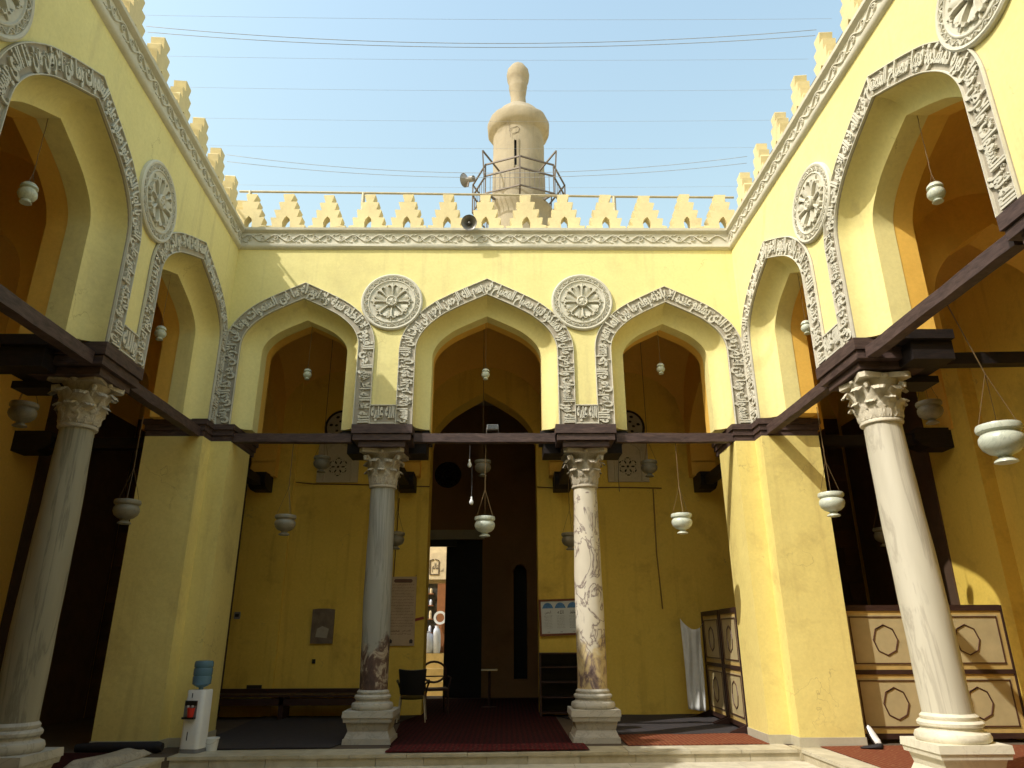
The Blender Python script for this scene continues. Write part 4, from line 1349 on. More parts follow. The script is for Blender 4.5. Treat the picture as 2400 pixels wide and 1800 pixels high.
# ------------------------------------------------------------------ hanging lamps
BIG = [(.125, 0), (.152, -.006), (.160, -.03), (.155, -.055), (.138, -.066), (.132, -.075), (.138, -.086), (.152, -.105), (.155, -.145), (.138, -.19), (.10, -.225), (.055, -.243),
       (.044, -.255), (.052, -.268), (.078, -.286), (.082, -.30), (.065, -.306)]
def lamp_data(prof, mat, seg=28):
    o = MB().lathe(prof + [(.001, prof[-1][1])], seg, cap=False).add([(prof[0][0] * math.cos(2 * PI * k / seg), prof[0][0] * math.sin(2 * PI * k / seg), -.02) for k in range(seg)], [tuple(range(seg))]).build('bowl', mat, None, smooth=35)
    d = o.data; bpy.data.objects.remove(o); return d
D_big = lamp_data(BIG, 'alabaster')
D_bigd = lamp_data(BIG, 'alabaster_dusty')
EGG = [(.02, .04), (.045, .03), (.062, .008), (.066, -.01), (.05, -.02), (.052, -.028), (.068, -.045), (.072, -.075), (.058, -.105), (.034, -.122), (.034, -.132), (.046, -.145), (.04, -.152)]
D_egg = lamp_data(EGG, 'alabaster', 20)
def hanging_lamp(loc, ztop, label, kind='big', s=1.0, x_top=None, grp='hanging stone lamps', y_top=None):
    x, y, z = loc
    t = empty('hanging_lamp', (x, y, z), random.uniform(0, 3), label, 'lamp', grp)
    d = {'big': D_big, 'dusty': D_bigd, 'egg': D_egg}[kind]
    o = bpy.data.objects.new('bowl', d); C.objects.link(o); o.parent = t
    o.scale = (s, s, s)
    rr = (.145 if kind != 'egg' else .03) * s
    hang = (.42 if kind != 'egg' else .10) * s
    o.location = (0, 0, .15 * s if kind != 'egg' else .05)
    zt = .15 * s if kind != 'egg' else .09
    hang = min(hang, ztop - z - zt - .05)
    for k in range(3):
        a = 2 * PI * k / 3
        MB().tube([(rr * math.cos(a), rr * math.sin(a), zt - .02), (0, 0, zt + hang)], .0035 * (1 if kind != 'egg' else .7), 4).build('hanger', 'chain', t, world=False)
    xt = 0 if x_top is None else x_top
    n = 10; H = ztop - z - zt - hang
    rz = t.rotation_euler.z
    dx, dy = (x_top or 0) , (y_top or 0)
    dx, dy = dx * math.cos(-rz) - dy * math.sin(-rz), dx * math.sin(-rz) + dy * math.cos(-rz)
    pts = [(dx * i / n + .004 * (i % 2), dy * i / n, zt + hang + H * i / n) for i in range(n + 1)]
    MB().tube(pts, .0062 if kind != 'egg' else .004, 5).build('chain', 'chain', t, world=False)
    return t
g_f = 'stone lamps hanging in the arches'
hanging_lamp((-3.01, .14, 3.0), 4.29, 'grey-green stone lamp hanging low in the left arch of the far wall', 'dusty')
hanging_lamp((.02, .20, 2.98), 4.29, 'pale stone lamp hanging low in the centre of the central arch', 'big')
hanging_lamp((3.03, .14, 3.01), 4.29, 'pale stone lamp hanging low in the right arch of the far wall', 'big')
hanging_lamp((-3.02, .55, 5.60), 6.70, 'small egg-shaped lamp at the top of the left arch of the far wall', 'egg')
hanging_lamp((.0, .55, 5.60), 6.78, 'small egg-shaped lamp at the top of the central arch', 'egg')
hanging_lamp((2.99, .55, 5.70), 6.63, 'small egg-shaped lamp at the top of the right arch of the far wall', 'egg')
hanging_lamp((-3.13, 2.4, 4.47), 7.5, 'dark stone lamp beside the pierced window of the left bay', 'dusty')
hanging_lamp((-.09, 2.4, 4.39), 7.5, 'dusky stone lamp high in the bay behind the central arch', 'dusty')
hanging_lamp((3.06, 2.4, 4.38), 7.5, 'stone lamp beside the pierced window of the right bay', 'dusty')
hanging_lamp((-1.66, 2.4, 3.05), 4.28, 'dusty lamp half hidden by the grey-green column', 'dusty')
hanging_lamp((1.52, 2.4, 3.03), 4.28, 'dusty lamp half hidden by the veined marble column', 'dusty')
hanging_lamp((4.72, -1.27, 3.05), 4.42, 'pale stone lamp in the narrow arch next to the right corner pier', 'big', 1.05, y_top=.0)
hanging_lamp((4.75, -1.27, 5.66), 6.78, 'small egg-shaped lamp at the top of the narrow right arch', 'egg', 1.1)
hanging_lamp((4.93, -4.33, 5.86), 6.98, 'small egg-shaped lamp at the top of the wide sunlit right arch', 'egg', 1.25)
hanging_lamp((4.98, -4.33, 3.08), 4.55, 'large pale stone lamp at the right edge of the picture', 'big', 1.22, x_top=-.22)
hanging_lamp((6.23, -1.4, 4.30), 7.4, 'grey stone lamp in the right portico above the cream column capital', 'dusty', 1.05)
hanging_lamp((5.95, -3.9, 3.66), 4.55, 'stone lamp cut by the right edge of the picture, behind the large pale one', 'dusty')
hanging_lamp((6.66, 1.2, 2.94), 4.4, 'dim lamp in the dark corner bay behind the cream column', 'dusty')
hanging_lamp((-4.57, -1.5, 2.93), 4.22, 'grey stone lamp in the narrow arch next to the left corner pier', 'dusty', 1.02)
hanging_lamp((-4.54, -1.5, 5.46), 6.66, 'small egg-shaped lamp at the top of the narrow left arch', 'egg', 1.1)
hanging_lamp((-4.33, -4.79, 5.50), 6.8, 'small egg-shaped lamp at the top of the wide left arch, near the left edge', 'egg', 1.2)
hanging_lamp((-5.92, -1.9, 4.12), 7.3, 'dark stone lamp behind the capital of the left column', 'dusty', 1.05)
# bare bulbs on a flex below the central beam
for (x, y, z, l) in ((-.24, .4, 4.02, 'bare bulb on a flex below the central tie beam'), (-.2, .4, 3.42, 'small bulb fitting on the lower end of the flex below the central tie beam')):
    t = empty('light_bulb', (x, y, z), 0, l, 'light bulb')
    MB().lathe([(.001, -.075), (.02, -.068), (.033, -.045), (.032, -.02), (.018, .01), (.014, .02), (.014, .05), (.008, .055)], 14, cap=False).build('glass', 'white_plastic', t, world=False, smooth=50)
    MB().tube([(0, 0, .05), (0.004, 0, .25), (0, 0, .55 if z < 4 else .28)], .004, 5).build('flex', 'wire', t, world=False)
t = empty('flood_light', (.13, .14, 4.47), 0, 'small floodlight sitting on the central tie beam', 'floodlight')
MB().box(-.09, .09, -.05, .05, .02, .10).build('housing', 'grey_plastic', t, world=False)
MB().box(-.075, .075, -.058, -.05, .03, .09).build('lens', 'glass', t, world=False)
MB().box(-.1, -.09, -.02, .02, -.05, .06).box(.09, .1, -.02, .02, -.05, .06).build('bracket', 'metal_dark', t, world=False)

# ------------------------------------------------------------------ pierced windows of the rear wall
def pierced_window(xc, label):
    t = empty('pierced_window', (xc, RY, 4.8), 0, label, 'window', 'pierced gypsum windows in the rear wall')
    holes = []
    cz, cx = 4.76, xc + .0
    def slot(x, z, a, l_, w_):
        ca, sa = math.cos(a), math.sin(a)
        holes.append([(x + px * ca - pz * sa, z + px * sa + pz * ca) for px, pz in ((-l_, 0), (-l_ * .6, -w_), (l_ * .6, -w_), (l_, 0), (l_ * .6, w_), (-l_ * .6, w_))])
    slot(cx, cz, 0, .028, .025)
    for k in range(6):
        a = 2 * PI * k / 6
        slot(cx + .105 * math.cos(a), cz + .105 * math.sin(a), a, .042, .017)
        slot(cx + .185 * math.cos(a + PI / 6), cz + .185 * math.sin(a + PI / 6), a + PI / 6 + PI / 2, .035, .014)
        slot(cx + .165 * math.cos(a + .22), cz + .165 * math.sin(a + .22), a, .016, .010)
        slot(cx + .165 * math.cos(a - .22), cz + .165 * math.sin(a - .22), a, .016, .010)
    MB().plate([(xc - .43, 4.43), (xc + .43, 4.43), (xc + .43, 5.32), (xc - .43, 5.32)], [h[::-1] for h in holes], RY - .05, RY - .02).build('panel', 'grille', t)
    MB().box(xc - .25, xc + .25, RY - .012, RY - .004, 4.5, 5.02).build('backing', 'door', t)
    fr = MB()
    fr.ridge([(xc - .28, 4.45), (xc - .28, 5.1), (xc - .2, 5.2), (xc, 5.27), (xc + .2, 5.2), (xc + .28, 5.1), (xc + .28, 4.45)], .03, .015, lambda u, d, v: (u, RY - .05 + d, v))
    fr.build('moulding', 'grille', t)
    hs = []
    c2 = (xc + .03, 5.62); r = .33
    for k in range(7):
        a = 2 * PI * k / 7
        for rr_, h_ in ((.14, .04), (.25, .045)):
            x, z = c2[0] + rr_ * math.cos(a + rr_), c2[1] + rr_ * math.sin(a + rr_)
            hs.append([(x + h_ * math.cos(q), z + h_ * .8 * math.sin(q)) for q in (0, 1.05, 2.1, 3.14, 4.2, 5.24)])
    MB().plate([(c2[0] + r * math.cos(2 * PI * k / 28), c2[1] + r * math.sin(2 * PI * k / 28)) for k in range(28)], [h[::-1] for h in hs], RY - .06, RY - .03).build('roundel', 'stucco_dark', t)
    MB().plate([(c2[0] + (r + .06) * math.cos(2 * PI * k / 28), c2[1] + (r + .06) * math.sin(2 * PI * k / 28)) for k in range(28)], [], RY - .028, RY - .005).build('roundel_rim', 'door', t)
pierced_window(-3.17, 'pale pierced plaster window in the left bay of the rear wall')
pierced_window(2.92, 'pale pierced plaster window in the right bay of the rear wall')

# ------------------------------------------------------------------ plaques, posters, small wall things
def flat_text(parent, txt, x, z, w, h, y, mat='ink_brown', name='lettering'):
    v, f = text_mesh(shape(txt), .01, 0, 0, 1)
    x0, x1 = v[:, 0].min(), v[:, 0].max(); y0, y1 = v[:, 1].min(), v[:, 1].max()
    vs = [(x + (a - x0) / (x1 - x0) * w, y - .001 - (c_ + .01) * .05, z + (b_ - y0) / (y1 - y0) * h) for a, b_, c_ in v]
    return MB().add(vs, f).build(name, mat, parent, world=False, fix=False)
t = empty('text_plaque', (-1.69, RY - .04, 1.88), 0, 'tall beige plaque with many lines of arabic text beside the grey-green column', 'plaque')
MB().plate([(-.26, -.645), (.26, -.645), (.26, .645), (-.26, .645)], [], 0, .035).build('slab', 'plaque', t, world=False)
tm = MB(); tm.plate([(-.16, .53), (.16, .53), (.19, .565), (.16, .60), (-.16, .60), (-.19, .565)], [], -.004, -.0005).build('cartouche', 'ink_brown', t, world=False)
words = (VERSES[0] + ' ' + VERSES[1] + ' ' + VERSES[2] + ' ' + VERSES[4] + ' ' + VERSES[5]).split()
zz = .47; wi = 0
for i in range(15):
    w = .44 if i not in (3, 8) else .3
    n = 9 if w > .4 else 6
    ln = ' '.join(words[(wi + j) % len(words)] for j in range(n)); wi += n
    flat_text(t, ln, -w / 2, zz, w, .034, 0)
    zz -= .056 if i < 12 else .05
flat_text(t, VERSES[2][:22], -.19, zz - .10, .38, .04, 0)
flat_text(t, "محمد", -.20, zz - .04, .17, .04, 0); flat_text(t, "الازهر", .02, zz - .04, .17, .04, 0)
for sx in (-1, 1):
    MB().plate([(sx * .2 - .03, -.6), (sx * .2 + .03, -.6), (sx * .2 + .035, -.55), (sx * .2, -.52), (sx * .2 - .035, -.55)], [], -.004, -.0005).build('corner_ornament', 'ink', t, world=False)
for sx in (-.25, .25):
    MB().box(sx - .006, sx + .006, -.012, 0, .655, .68).build('nail', 'metal_dark', t, world=False)
t = empty('framed_poster', (1.42, RY - .06, 1.75), 0, 'framed white poster with three blue domes and columns of text beside the veined column', 'poster')
t.rotation_euler = (0, -.03, 0)
MB().plate([(-.42, -.34), (.42, -.34), (.42, .34), (-.42, .34)], [[(-.38, -.30), (-.38, .30), (.38, .30), (.38, -.30)]], -.012, .03).build('frame', 'wood_red', t, world=False)
MB().box(-.385, .385, .005, .02, -.305, .305).build('sheet', 'paper', t, world=False)
for i, (cx, ttl) in enumerate(((-.245, 'الرحمن'), (0, 'الله'), (.245, 'محمد'))):
    d = [(cx - .11, .17), (cx + .11, .17)] + [(cx + .10 * math.cos(a), .17 + .105 * math.sin(a)) for a in [PI * k / 10 for k in range(1, 10)]]
    MB().plate(d, [], .0015, .004).build('blue_dome', 'paper_blue', t, world=False)
    flat_text(t, ttl, cx - .06, .06, .12, .07, .004, 'ink')
    z_ = .02
    for j in range(9):
        n = 4
        flat_text(t, ' '.join(words[(i * 17 + j * 4 + q) % len(words)] for q in range(n)), cx - .075, z_, .15, .017, .004, 'ink')
        z_ -= .028
    flat_text(t, 'الله', cx - .02, -.28, .04, .02, .004, 'ink')
t = empty('wall_plaque', (-3.22, RY - .05, 1.60), 0, 'small blank grey stone plaque on the rear wall of the left bay', 'plaque')
MB().plate([(-.215, -.32), (.215, -.32), (.215, .31), (.1, .325), (-.1, .325), (-.215, .31)], [], 0, .04).build('slab', 'plaque_grey', t, world=False)
MB().plate([(-.12, -.2), (.1, -.22), (.13, -.05), (.0, .0), (-.1, -.05)], [], -.006, -.001).build('chipped_patch', 'stucco_dark', t, world=False)
def wall_box(name, x, z, w, h, label, mat='grey_plastic', y=RY - .075):
    t = empty(name, (x, y, z), 0, label, 'switch box')
    MB().box(-w / 2, w / 2, -.03, 0, -h / 2, h / 2).build('cover', mat, t, world=False)
    MB().box(-w / 3, w / 3, -.036, -.031, -h / 5, h / 5).build('switch', 'black_plastic', t, world=False)
wall_box('switch_box', -4.88, 1.80, .11, .13, 'grey round-knobbed switch box on the rear wall, left bay')
wall_box('switch_box', -3.34, .96, .06, .08, 'tiny black socket under the blank stone plaque', 'black_plastic', RY - .002)
wall_box('switch_box', -4.40, .50, .28, .10, 'black box on the rear wall just above the bench', 'black_plastic')
o = MB().bar((-.10, 0, -.02), (.10, 0, .03), .01, .05).build('red_tag', 'red_paint', None); o.location = (-1.36, RY - .012, 1.72)
tag(o, 'small red tag on the rear wall right of the text plaque', 'tag')
def cable(pts, r, label, mat='cable_red'):
    a = Vector(pts[0])
    o = MB().tube([Vector(p) - a for p in pts], r, 5).build('wall_cable', mat, None, smooth=0); o.location = a
    return tag(o, label, 'cable')
cable([(-4.0, RY - .09, 4.42), (-3.66, RY - .02, 4.40), (-2.5, RY - .02, 4.38), (-1.24, RY - .02, 4.34)], .010, 'thin cable along the rear wall under the left pierced window')
cable([(-1.86, RY - .02, 4.1), (-1.88, RY - .02, 3.0), (-1.9, RY - .02, 2.0)], .009, 'thin cable running down the rear wall by the grey column')
cable([(1.0, RY - .02, 4.33), (1.5, RY - .02, 4.30), (2.6, RY - .02, 4.32), (3.6, RY - .02, 4.30)], .010, 'thin cable along the rear wall under the right pierced window')
cable([(3.42, RY - .02, 4.3), (3.40, RY - .02, 3.0), (3.44, RY - .02, 1.9)], .013, 'brown pipe running down the rear wall above the white cloth', 'pipe')
cable([(2.45, .9, 6.4), (2.50, 2.6, 4.3), (2.52, 2.7, 4.0)], .006, 'thin wire hanging through the right arch', 'wire')
cable([(-2.5, 1.2, 6.3), (-2.52, 1.3, 4.6)], .006, 'thin wire hanging through the left arch', 'wire')

# ------------------------------------------------------------------ bench, shoe rack
t = empty('bench', (-3.5, 3.45, 0), 0, 'long dark wooden bench against the rear wall in the left bay', 'bench')
MB().box(-1.6, 1.3, -.25, .25, .38, .42).build('seat', 'wood_dark', t, world=False)
MB().box(-1.6, 1.3, .30, .34, .40, .49).build('back_rail', 'wood_dark', t, world=False)
for x in (-1.5, -.2, 1.2):
    MB().box(x - .04, x + .04, -.22, .22, 0, .378).build('leg', 'wood_dark', t, world=False)
MB().box(-1.58, 1.28, -.22, -.19, .24, .36).build('apron', 'wood_dark', t, world=False)
t = empty('shoe_rack', (1.45, 3.68, 0), 0, 'low black shoe rack under the framed poster', 'shelf')
MB().box(-.47, -.44, -.18, .18, 0, 1.1).box(.44, .47, -.18, .18, 0, 1.1).build('side_panel', 'wood_dark', t, world=False)
for z in (.06, .32, .58, .84, 1.08):
    MB().box(-.438, .438, -.18, .17, z, z + .022).build('shelf', 'wood_dark', t, world=False)
MB().box(-.438, .438, .171, .18, .06, 1.08).build('back_panel', 'door', t, world=False)

# ------------------------------------------------------------------ chairs
def arm_chair(loc, rz, label, metal=True):
    t = empty('armchair', loc, rz, label, 'chair')
    m_ = 'black_plastic'
    n = 8; vs = []
    for i in range(n + 1):
        for j in range(n + 1):
            x = -.23 + .46 * i / n; y = -.22 + .44 * j / n
            vs.append((x * (1 - .08 * j / n), y, .43 - .018 * (1 - (x / .23) ** 2) - .02 * (j / n)))
    k = len(vs)
    fs = [(i * (n + 1) + j, (i + 1) * (n + 1) + j, (i + 1) * (n + 1) + j + 1, i * (n + 1) + j + 1) for i in range(n) for j in range(n)]
    mb = MB().add(vs, fs).add([(x, y, z - .025) for x, y, z in vs], [f[::-1] for f in fs])
    mb.box(-.22, .22, -.222, -.21, .39, .425)
    mb.build('seat', m_, t, world=False, smooth=40, fix=False)
    vs = []
    for i in range(n + 1):
        for j in range(n + 1):
            s = -1 + 2 * i / n; f = j / n
            w = .19 + .045 * f
            vs.append((s * w, .20 + .10 * f - .05 * s * s, .44 + .40 * f + .02 * s * s * f))
    mb = MB().add(vs, fs).add([(x, y + .018, z) for x, y, z in vs], [f[::-1] for f in fs])
    e = [j for j in range(n + 1)]
    for idx in ([i * (n + 1) + n for i in range(n + 1)], [j for j in range(n + 1)], [n * (n + 1) + j for j in range(n + 1)]):
        pts = [vs[q] for q in idx]
        mb.tube([(p[0], p[1] + .009, p[2]) for p in pts], .012, 6)
    mb.build('backrest', m_, t, world=False, smooth=40, fix=False)
    for s in (-1, 1):
        MB().tube([(s * .23, .24, .62), (s * .27, .12, .665), (s * .275, -.05, .66), (s * .27, -.17, .62), (s * .24, -.20, .53), (s * .225, -.19, .43)], [.014, .02, .022, .02, .017, .015], 8).build('armrest', m_, t, world=False, smooth=60)
        for yy, y2 in ((-.18, -.23), (.17, .24)):
            MB().tube([(s * .2, yy, .42), (s * .245, y2, 0)], .012, 8).build('leg', 'metal_leg', t, world=False, smooth=60)
    return t
arm_chair((-1.30, 2.9, .0), PI + .06, 'black plastic armchair with pale metal legs beside the grey-green column', True)
t = empty('oval_back_chair', (-1.02, 4.2, 0), PI * .5, 'dark chair with an open oval back silhouetted against the bright doorway', 'chair')
t.rotation_euler.z = .25
pts = [(.24 * math.cos(2 * PI * k / 20), .24 + .02 * math.cos(k), .74 + .19 * math.sin(2 * PI * k / 20)) for k in range(21)]
MB().tube(pts, .022, 7, cap=False).build('backrest', 'wood_dark', t, world=False, smooth=60)
MB().box(-.24, .24, -.22, .24, .42, .46).build('seat', 'wood_dark', t, world=False)
MB().tube([(-.2, .22, .66), (.2, .24, .66)], .014, 6).build('stretcher', 'wood_dark', t, world=False)
for s in (-1, 1):
    for y in (-.2, .22):
        MB().tube([(s * .21, y, .42), (s * .22, y * 1.1, 0)], .018, 7).build('leg', 'wood_dark', t, world=False, smooth=60)
    MB().tube([(s * .2, .24, .56), (s * .26, .1, .66), (s * .27, -.14, .65), (s * .24, -.2, .55), (s * .22, -.19, .44)], .018, 7).build('armrest', 'wood_dark', t, world=False, smooth=60)
t = empty('side_table', (.0, 5.4, 0), 0, 'small dim stand in the dark passage', 'table')
MB().box(-.17, .17, -.15, .15, .72, .75).build('top', 'metal_leg', t, world=False)
MB().tube([(0, 0, .02), (0, 0, .72)], .03, 8).build('leg', 'wood_dark', t, world=False)
MB().lathe([(.16, 0), (.16, .02), (.03, .03)], 14).build('foot', 'wood_dark', t, world=False)

# ------------------------------------------------------------------ wooden screens
def oct_pts(cx, cz, rx, rz, a0=PI / 2):
    return [(cx + rx * math.cos(a0 + 2 * PI * k / 8), cz + rz * math.sin(a0 + 2 * PI * k / 8)) for k in range(8)]
def screen(loc, rz, cols, w, h, label, feet=True):
    t = empty('wooden_screen', loc, rz, label, 'screen')
    pw = w / cols; st = .055
    for i in range(cols + 1):
        x = i * pw
        MB().box(x - st / 2, x + st / 2, -.025, .025, .02, h).build('post', 'wood_dark', t, world=False)
    zr = [(.05, .12), (h * .485, h * .485 + .06), (h - .075, h + .005)]
    for z0, z1 in zr:
        for i in range(cols):
            MB().box(i * pw + st / 2, (i + 1) * pw - st / 2, -.022, .022, z0, z1).build('rail', 'wood_dark', t, world=False)
    for i in range(cols):
        for (z0, z1) in ((zr[0][1], zr[1][0]), (zr[1][1], zr[2][0])):
            xa, xb = i * pw + st / 2, (i + 1) * pw - st / 2
            pn = MB().box(xa, xb, -.006, .006, z0, z1).build('panel', 'panel_band', t, world=False)
            m_ = .055 * min(1, w / cols)
            MB().box(xa + m_, xb - m_, -.010, -.0062, z0 + m_, z1 - m_).build('field', 'panel_cream', pn, world=False)
            ln = MB()
            q = m_ + .028
            R_ = lambda pts, closed=True: ln.ridge(pts + ([pts[0], pts[1]] if closed else []), .020, .012, lambda u, d, v: (u, -.0102 + d, v))
            e = [(xa + q, z0 + q), (xb - q, z0 + q), (xb - q, z1 - q), (xa + q, z1 - q)]
            for a, b_ in zip(e, e[1:] + e[:1]):
                ln.box(min(a[0], b_[0]) - .008, max(a[0], b_[0]) + .008, -.020, -.0102, min(a[1], b_[1]) - .008, max(a[1], b_[1]) + .008)
            rx = min(.175, (xb - xa) * .26); rzz = min(.205, (z1 - z0) * .30)
            R_(oct_pts((xa + xb) / 2 - .02 * 0, (z0 + z1) / 2, rx, rzz, PI / 2))
            ln.build('moulding', 'line_brown', pn, world=False, fix=False)
    if feet:
        for i in range(cols + 1):
            x = i * pw
            MB().add([(x - .02, -.28, 0), (x + .02, -.28, 0), (x + .02, .28, 0), (x - .02, .28, 0), (x - .02, -.28, .03), (x + .02, -.28, .03), (x + .02, .28, .03), (x - .02, .28, .03), (x - .02, -.03, .12), (x + .02, -.03, .12), (x + .02, .03, .12), (x - .02, .03, .12)],
                     [(0, 3, 2, 1), (0, 1, 5, 4), (2, 3, 7, 6), (4, 5, 9, 8), (6, 7, 11, 10), (8, 9, 10, 11), (0, 4, 8, 11, 7, 3), (1, 2, 6, 10, 9, 5)]).build('foot', 'wood_dark', t, world=False)
    return t
screen((5.19, .02, 0), 0, 2, 2.36, 1.80, 'large wooden screen with four cream octagon panels behind the sunlit column', feet=False)
screen((4.10, 3.45, 0), -PI / 2 - .02, 1, 1.15, 1.82, 'narrow wooden screen leaf beside the white cloth in the right bay')
screen((4.06, 2.15, 0), -PI / 2 - .05, 1, 1.1, 1.82, 'second wooden screen leaf half hidden by the right corner pier')
# hanging cloth
mb = MB(); nx_, nz_ = 22, 20; vs = []
for i in range(nx_ + 1):
    for j in range(nz_ + 1):
        u, v = i / nx_, j / nz_
        sag = .16 * math.sin(PI * u) * (1 - v) ** 2
        x = 3.60 + .36 * u + .03 * v * (1 - 2 * u)
        ztop = 1.70 - .16 * u - .10 * math.sin(PI * u)
        z = ztop + (.16 - .04 * u - ztop) * v
        y = 3.15 + .028 * math.sin(u * 15 + v * 2.2) * (.4 + v * .6) + .02 * math.sin(u * 6 + v * 7 + 1)
        vs.append((x - 3.8, y - 3.1, z))
fs = [(i * (nz_ + 1) + j, (i + 1) * (nz_ + 1) + j, (i + 1) * (nz_ + 1) + j + 1, i * (nz_ + 1) + j + 1) for i in range(nx_) for j in range(nz_)]
mb.add(vs, fs)
o = mb.build('hanging_cloth', 'cloth', None, fix=False, smooth=0); o.location = (3.8, 3.1, 0)
sm_ = o.modifiers.new('thickness', 'SOLIDIFY'); sm_.thickness = .004
tag(o, 'white cotton cloth hanging beside the narrow wooden screen', 'cloth')
cable([(3.96, 3.15, 1.54), (4.06, 3.3, 1.62)], .006, 'string tying the white cloth to the wooden screen', 'wire')

# ------------------------------------------------------------------ water dispenser, cup, bucket
wd = empty('water_dispenser', (-3.72, -.44, 0), -.16, 'white water dispenser with blue bottle standing at the left corner pier', 'water dispenser')
def rbox(w, d, z0, z1, r=.04, taper=0.0, seg=5):
    pts = []
    for cx, cy, a0 in ((w / 2 - r, d / 2 - r, 0), (-w / 2 + r, d / 2 - r, PI / 2), (-w / 2 + r, -d / 2 + r, PI), (w / 2 - r, -d / 2 + r, 1.5 * PI)):
        for k in range(seg + 1):
            a = a0 + PI / 2 * k / seg
            pts.append((cx + r * math.cos(a), cy + r * math.sin(a)))
    n = len(pts); mb = MB()
    rows = [(z0, 1.0), (z1 - .015, 1 - taper), (z1, .94 - taper)]
    vs = [(x * s, y * s, z) for z, s in rows for x, y in pts]
    fs = [(i * n + k, i * n + (k + 1) % n, (i + 1) * n + (k + 1) % n, (i + 1) * n + k) for i in range(2) for k in range(n)]
    return mb.add(vs, fs + [tuple(range(n))[::-1], tuple(2 * n + k for k in range(n))])
rbox(.275, .26, .0, .045, .05).build('foot', 'grey_plastic', wd, world=False, smooth=40)
rbox(.27, .26, .048, .745, .06, .04).build('body', 'white_plastic', wd, world=False, smooth=40)
MB().box(-.118, .058, -.1325, -.124, .40, .62).build('recess', 'grey_plastic', wd, world=False)
MB().box(-.112, .052, -.137, -.132, .56, .615).build('control_strip', 'black_plastic', wd, world=False)
MB().box(-.115, .055, -.175, -.132, .40, .425).build('drip_tray', 'black_plastic', wd, world=False)
MB().box(-.032, -.024, -.134, -.128, .655, .71).build('badge', 'black_plastic', wd, world=False)
MB().box(-.032, -.024, -.137, -.129, .15, .25).build('handle_slot', 'black_plastic', wd, world=False)
for x, z in ((-.06, .54), (.0, .54)):
    MB().box(x - .01, x + .01, -.15, -.132, z, z + .025).build('tap', 'white_plastic', wd, world=False)
MB().lathe([(.03, .735), (.03, .765), (.085, .79), (.118, .815), (.122, .90), (.114, .915), (.122, .93), (.122, 1.0), (.114, 1.015), (.122, 1.03), (.122, 1.075), (.11, 1.10), (.06, 1.108), (.001, 1.108)], 28, cap=False).build('bottle', 'bottle', wd, world=False, smooth=50)
cp = MB().lathe([(.026, 0), (.036, .085), (.038, .088), (.034, .085), (.024, .004), (.001, .004)], 20, cap=False)
cp = cp.build('red_cup', 'red_plastic', None, smooth=50); cp.location = Vector((-3.72, -.44, 0)) + Matrix.Rotation(-.16, 3, 'Z') @ Vector((.0, -.165, .427)); cp.scale = (1.35, 1.35, 1.25)
tag(cp, 'red plastic cup on the tray of the water dispenser', 'cup')
bk = empty('white_bucket', (-3.53, -.32, 0), 0, 'small white plastic bucket beside the water dispenser', 'bucket')
MB().lathe([(.072, 0), (.088, .135), (.094, .14), (.094, .155), (.085, .155), (.068, .01), (.001, .01)], 26, cap=False).build('pail', 'white_plastic', bk, world=False, smooth=40)
MB().tube([(.092 * math.cos(a), .092 * math.sin(a) - .01, .135 - .05 * math.sin(a) ** 2 * (1 if math.sin(a) < 0 else 0)) for a in [PI + PI * k / 12 for k in range(13)]], .003, 5).build('handle', 'metal_leg', bk, world=False)

# rolled mat, beige pad, shoes
t = MB().tube([(-.56, 0, .06), (-.3, .02, .065), (.1, 0, .065), (.5, -.02, .07), (.56, -.02, .07)], [.05, .062, .066, .068, .05], 12).build('rolled_mat', 'mat_black', None, smooth=50)
t.location = (-4.64, -.50, 0); tag(t, 'black rolled mat lying against the left corner pier', 'mat')
pad = MB()
vs = []; n = 12
for i in range(n + 1):
    for j in range(n + 1):
        u, v = i / n, j / n
        x = -.20 + .40 * u; y = -.75 + 1.1 * v
        e = min(u, 1 - u, v * 2, (1 - v) * 2) 
        vs.append((x + .10 * v, y, .012 + .075 * min(1, e * 6) ** .5 + .01 * math.sin(u * 9 + v * 5)))
pad.add(vs, [(i * (n + 1) + j, (i + 1) * (n + 1) + j, (i + 1) * (n + 1) + j + 1, i * (n + 1) + j + 1) for i in range(n) for j in range(n)])
pad.box(-.19, .28, -.74, .34, .004, .014)
t = pad.build('folded_pad', 'capital', None, fix=False, smooth=60); t.location = (-4.42, -1.05, 0)
tag(t, 'beige folded pad lying by the step in the left foreground', 'pad')
def shoe(loc, rz, rx, mat, label):
    t = empty('shoe', loc, rz, label, 'shoe')
    mb = MB(); n = 12; seg = 12; vs = []
    for i in range(n + 1):
        f = i / n
        w = .035 + .018 * math.sin(PI * min(1, f * 1.15)) - (.03 if i in (0, n) else 0)
        h = .075 - .045 * f if f > .25 else .075
        for k in range(seg):
            a = 2 * PI * k / seg
            vs.append((w * math.cos(a), -.13 + .27 * f, max(.012, .012 + h / 2 + h / 2 * math.sin(a) * (1 if f < .9 else .7))))
    mb.add(vs, [(i * seg + k, i * seg + (k + 1) % seg, (i + 1) * seg + (k + 1) % seg, (i + 1) * seg + k) for i in range(n) for k in range(seg)] + [tuple(range(seg)), tuple(n * seg + k for k in range(seg))])
    mb.build('upper', mat, t, world=False, smooth=50)
    MB().plate([(.045 * math.cos(a), .145 * math.sin(a)) for a in [2 * PI * k / 16 for k in range(16)]], [], 0, .014, lambda u, d, v: (u, v, d)).build('sole', 'black_plastic', t, world=False)
    t.rotation_euler = (rx, 0, rz)
    return t
shoe((5.05, -.62, .0), 1.2, 0, 'mat_black', 'dark red and black shoe lying at the foot of the right corner pier')
shoe((5.16, -.42, .13), .4, 1.1, 'white_plastic', 'white shoe leaning against the wooden screen by the right corner pier')

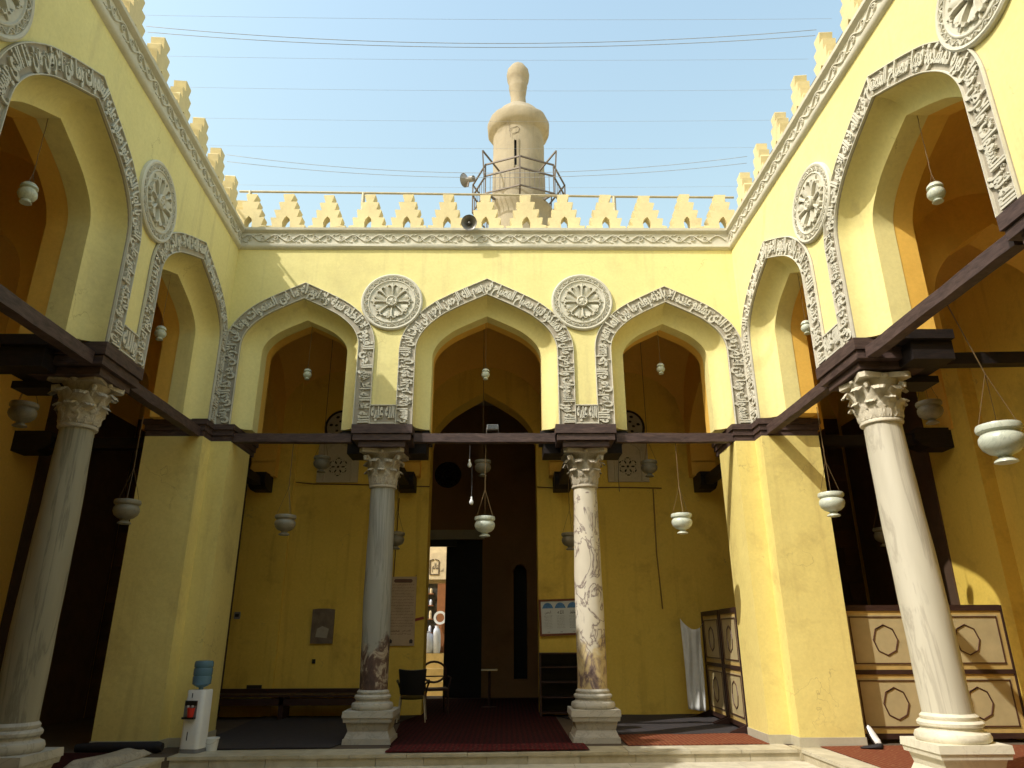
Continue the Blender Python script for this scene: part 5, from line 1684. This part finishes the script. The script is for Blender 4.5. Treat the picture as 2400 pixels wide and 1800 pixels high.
# ------------------------------------------------------------------ street and shop seen through the doorway
sp_ = empty('shop_front', (-2.0, 12.4, 0), 0, 'bright shop front across the street seen through the open doorway', 'shop')
MB().box(-8, 5, 12.5, 13, -.4, 6).build('wall', 'shop_cream', sp_)
MB().box(-4.5, -1.0, 12.30, 12.48, 3.10, 3.92).build('sign_board', 'shop_cream', sp_)
sg_ = flat_text(sp_, 'عالم', .03, 3.32, .20, .28, -.11, 'ink', 'sign_lettering')
flat_text(sp_, 'لقب', .26, 3.32, .14, .12, -.11, 'ink', 'sign_lettering')
fr = MB()
for a, b_ in (((-.04, 3.25), (.24, 3.25)), ((.24, 3.25), (.24, 3.68)), ((-.04, 3.25), (-.04, 3.68)), ((-.04, 3.68), (.08, 3.72)), ((.12, 3.72), (.24, 3.68))):
    fr.bar((a[0], -.115, a[1]), (b_[0], -.115, b_[1]), .018, .018)
fr.build('sign_outline', 'ink', sp_, world=False)
MB().box(-3.2, -1.3, 12.44, 12.49, 1.0, 2.98).build('window', 'shop_shelf', sp_)
for x in (-1.62, -2.9):
    MB().box(x - .16, x + .16, 12.36, 12.46, .95, 2.98).build('door_post', 'shop_wood', sp_)
for i, z in enumerate((1.5, 1.9, 2.3, 2.65)):
    MB().box(-3.0, -1.9, 12.30, 12.42, z, z + .03).build('shelf', 'shop_wood', sp_)
    for k in range(9):
        h = random.uniform(.12, .24)
        c = random.choice(('shop_cream', 'grey_plastic', 'bag', 'shop_wood', 'black_plastic'))
        MB().lathe([(.04, z + .03), (.045, z + .03 + h * .7), (.02, z + .03 + h)], 8, (-2.9 + k * .115, 12.36, 0)).build('jar', c, sp_)
for i, (y, z) in enumerate(((12.28, .93), (11.9, .52), (11.5, .2))):
    MB().box(-5, 2, y - .4, y, -.4, z).build('step', 'step_yellow', sp_)
for (x, y, w, h, l) in ((-2.02, 12.1, .20, .62, 'leftmost bulging white bag'), (-1.74, 12.1, .13, .78, 'tall upright white sack')):
    mb = MB().lathe([(w * .8, 0), (w, h * .2), (w * .95, h * .55), (w * .75, h * .85), (w * .4, h * .93), (w * .55, h)], 14, jit=.06)
    o = mb.build('white_sack', 'bag', None, smooth=60); o.location = (x, y, .94)
    tag(o, l + ' on the shop steps seen through the doorway', 'sack', 'white sacks on the shop steps')
t = MB().lathe([(.20, 0), (.20, .03), (.13, .03), (.13, 0)], 20, cap=False).build('round_mirror', 'paper', None, smooth=30)
t.rotation_euler = (PI / 2, 0, 0); t.location = (-1.66, 12.2, 1.95); tag(t, 'round white ring hanging on the shop post above the sacks', 'ring')
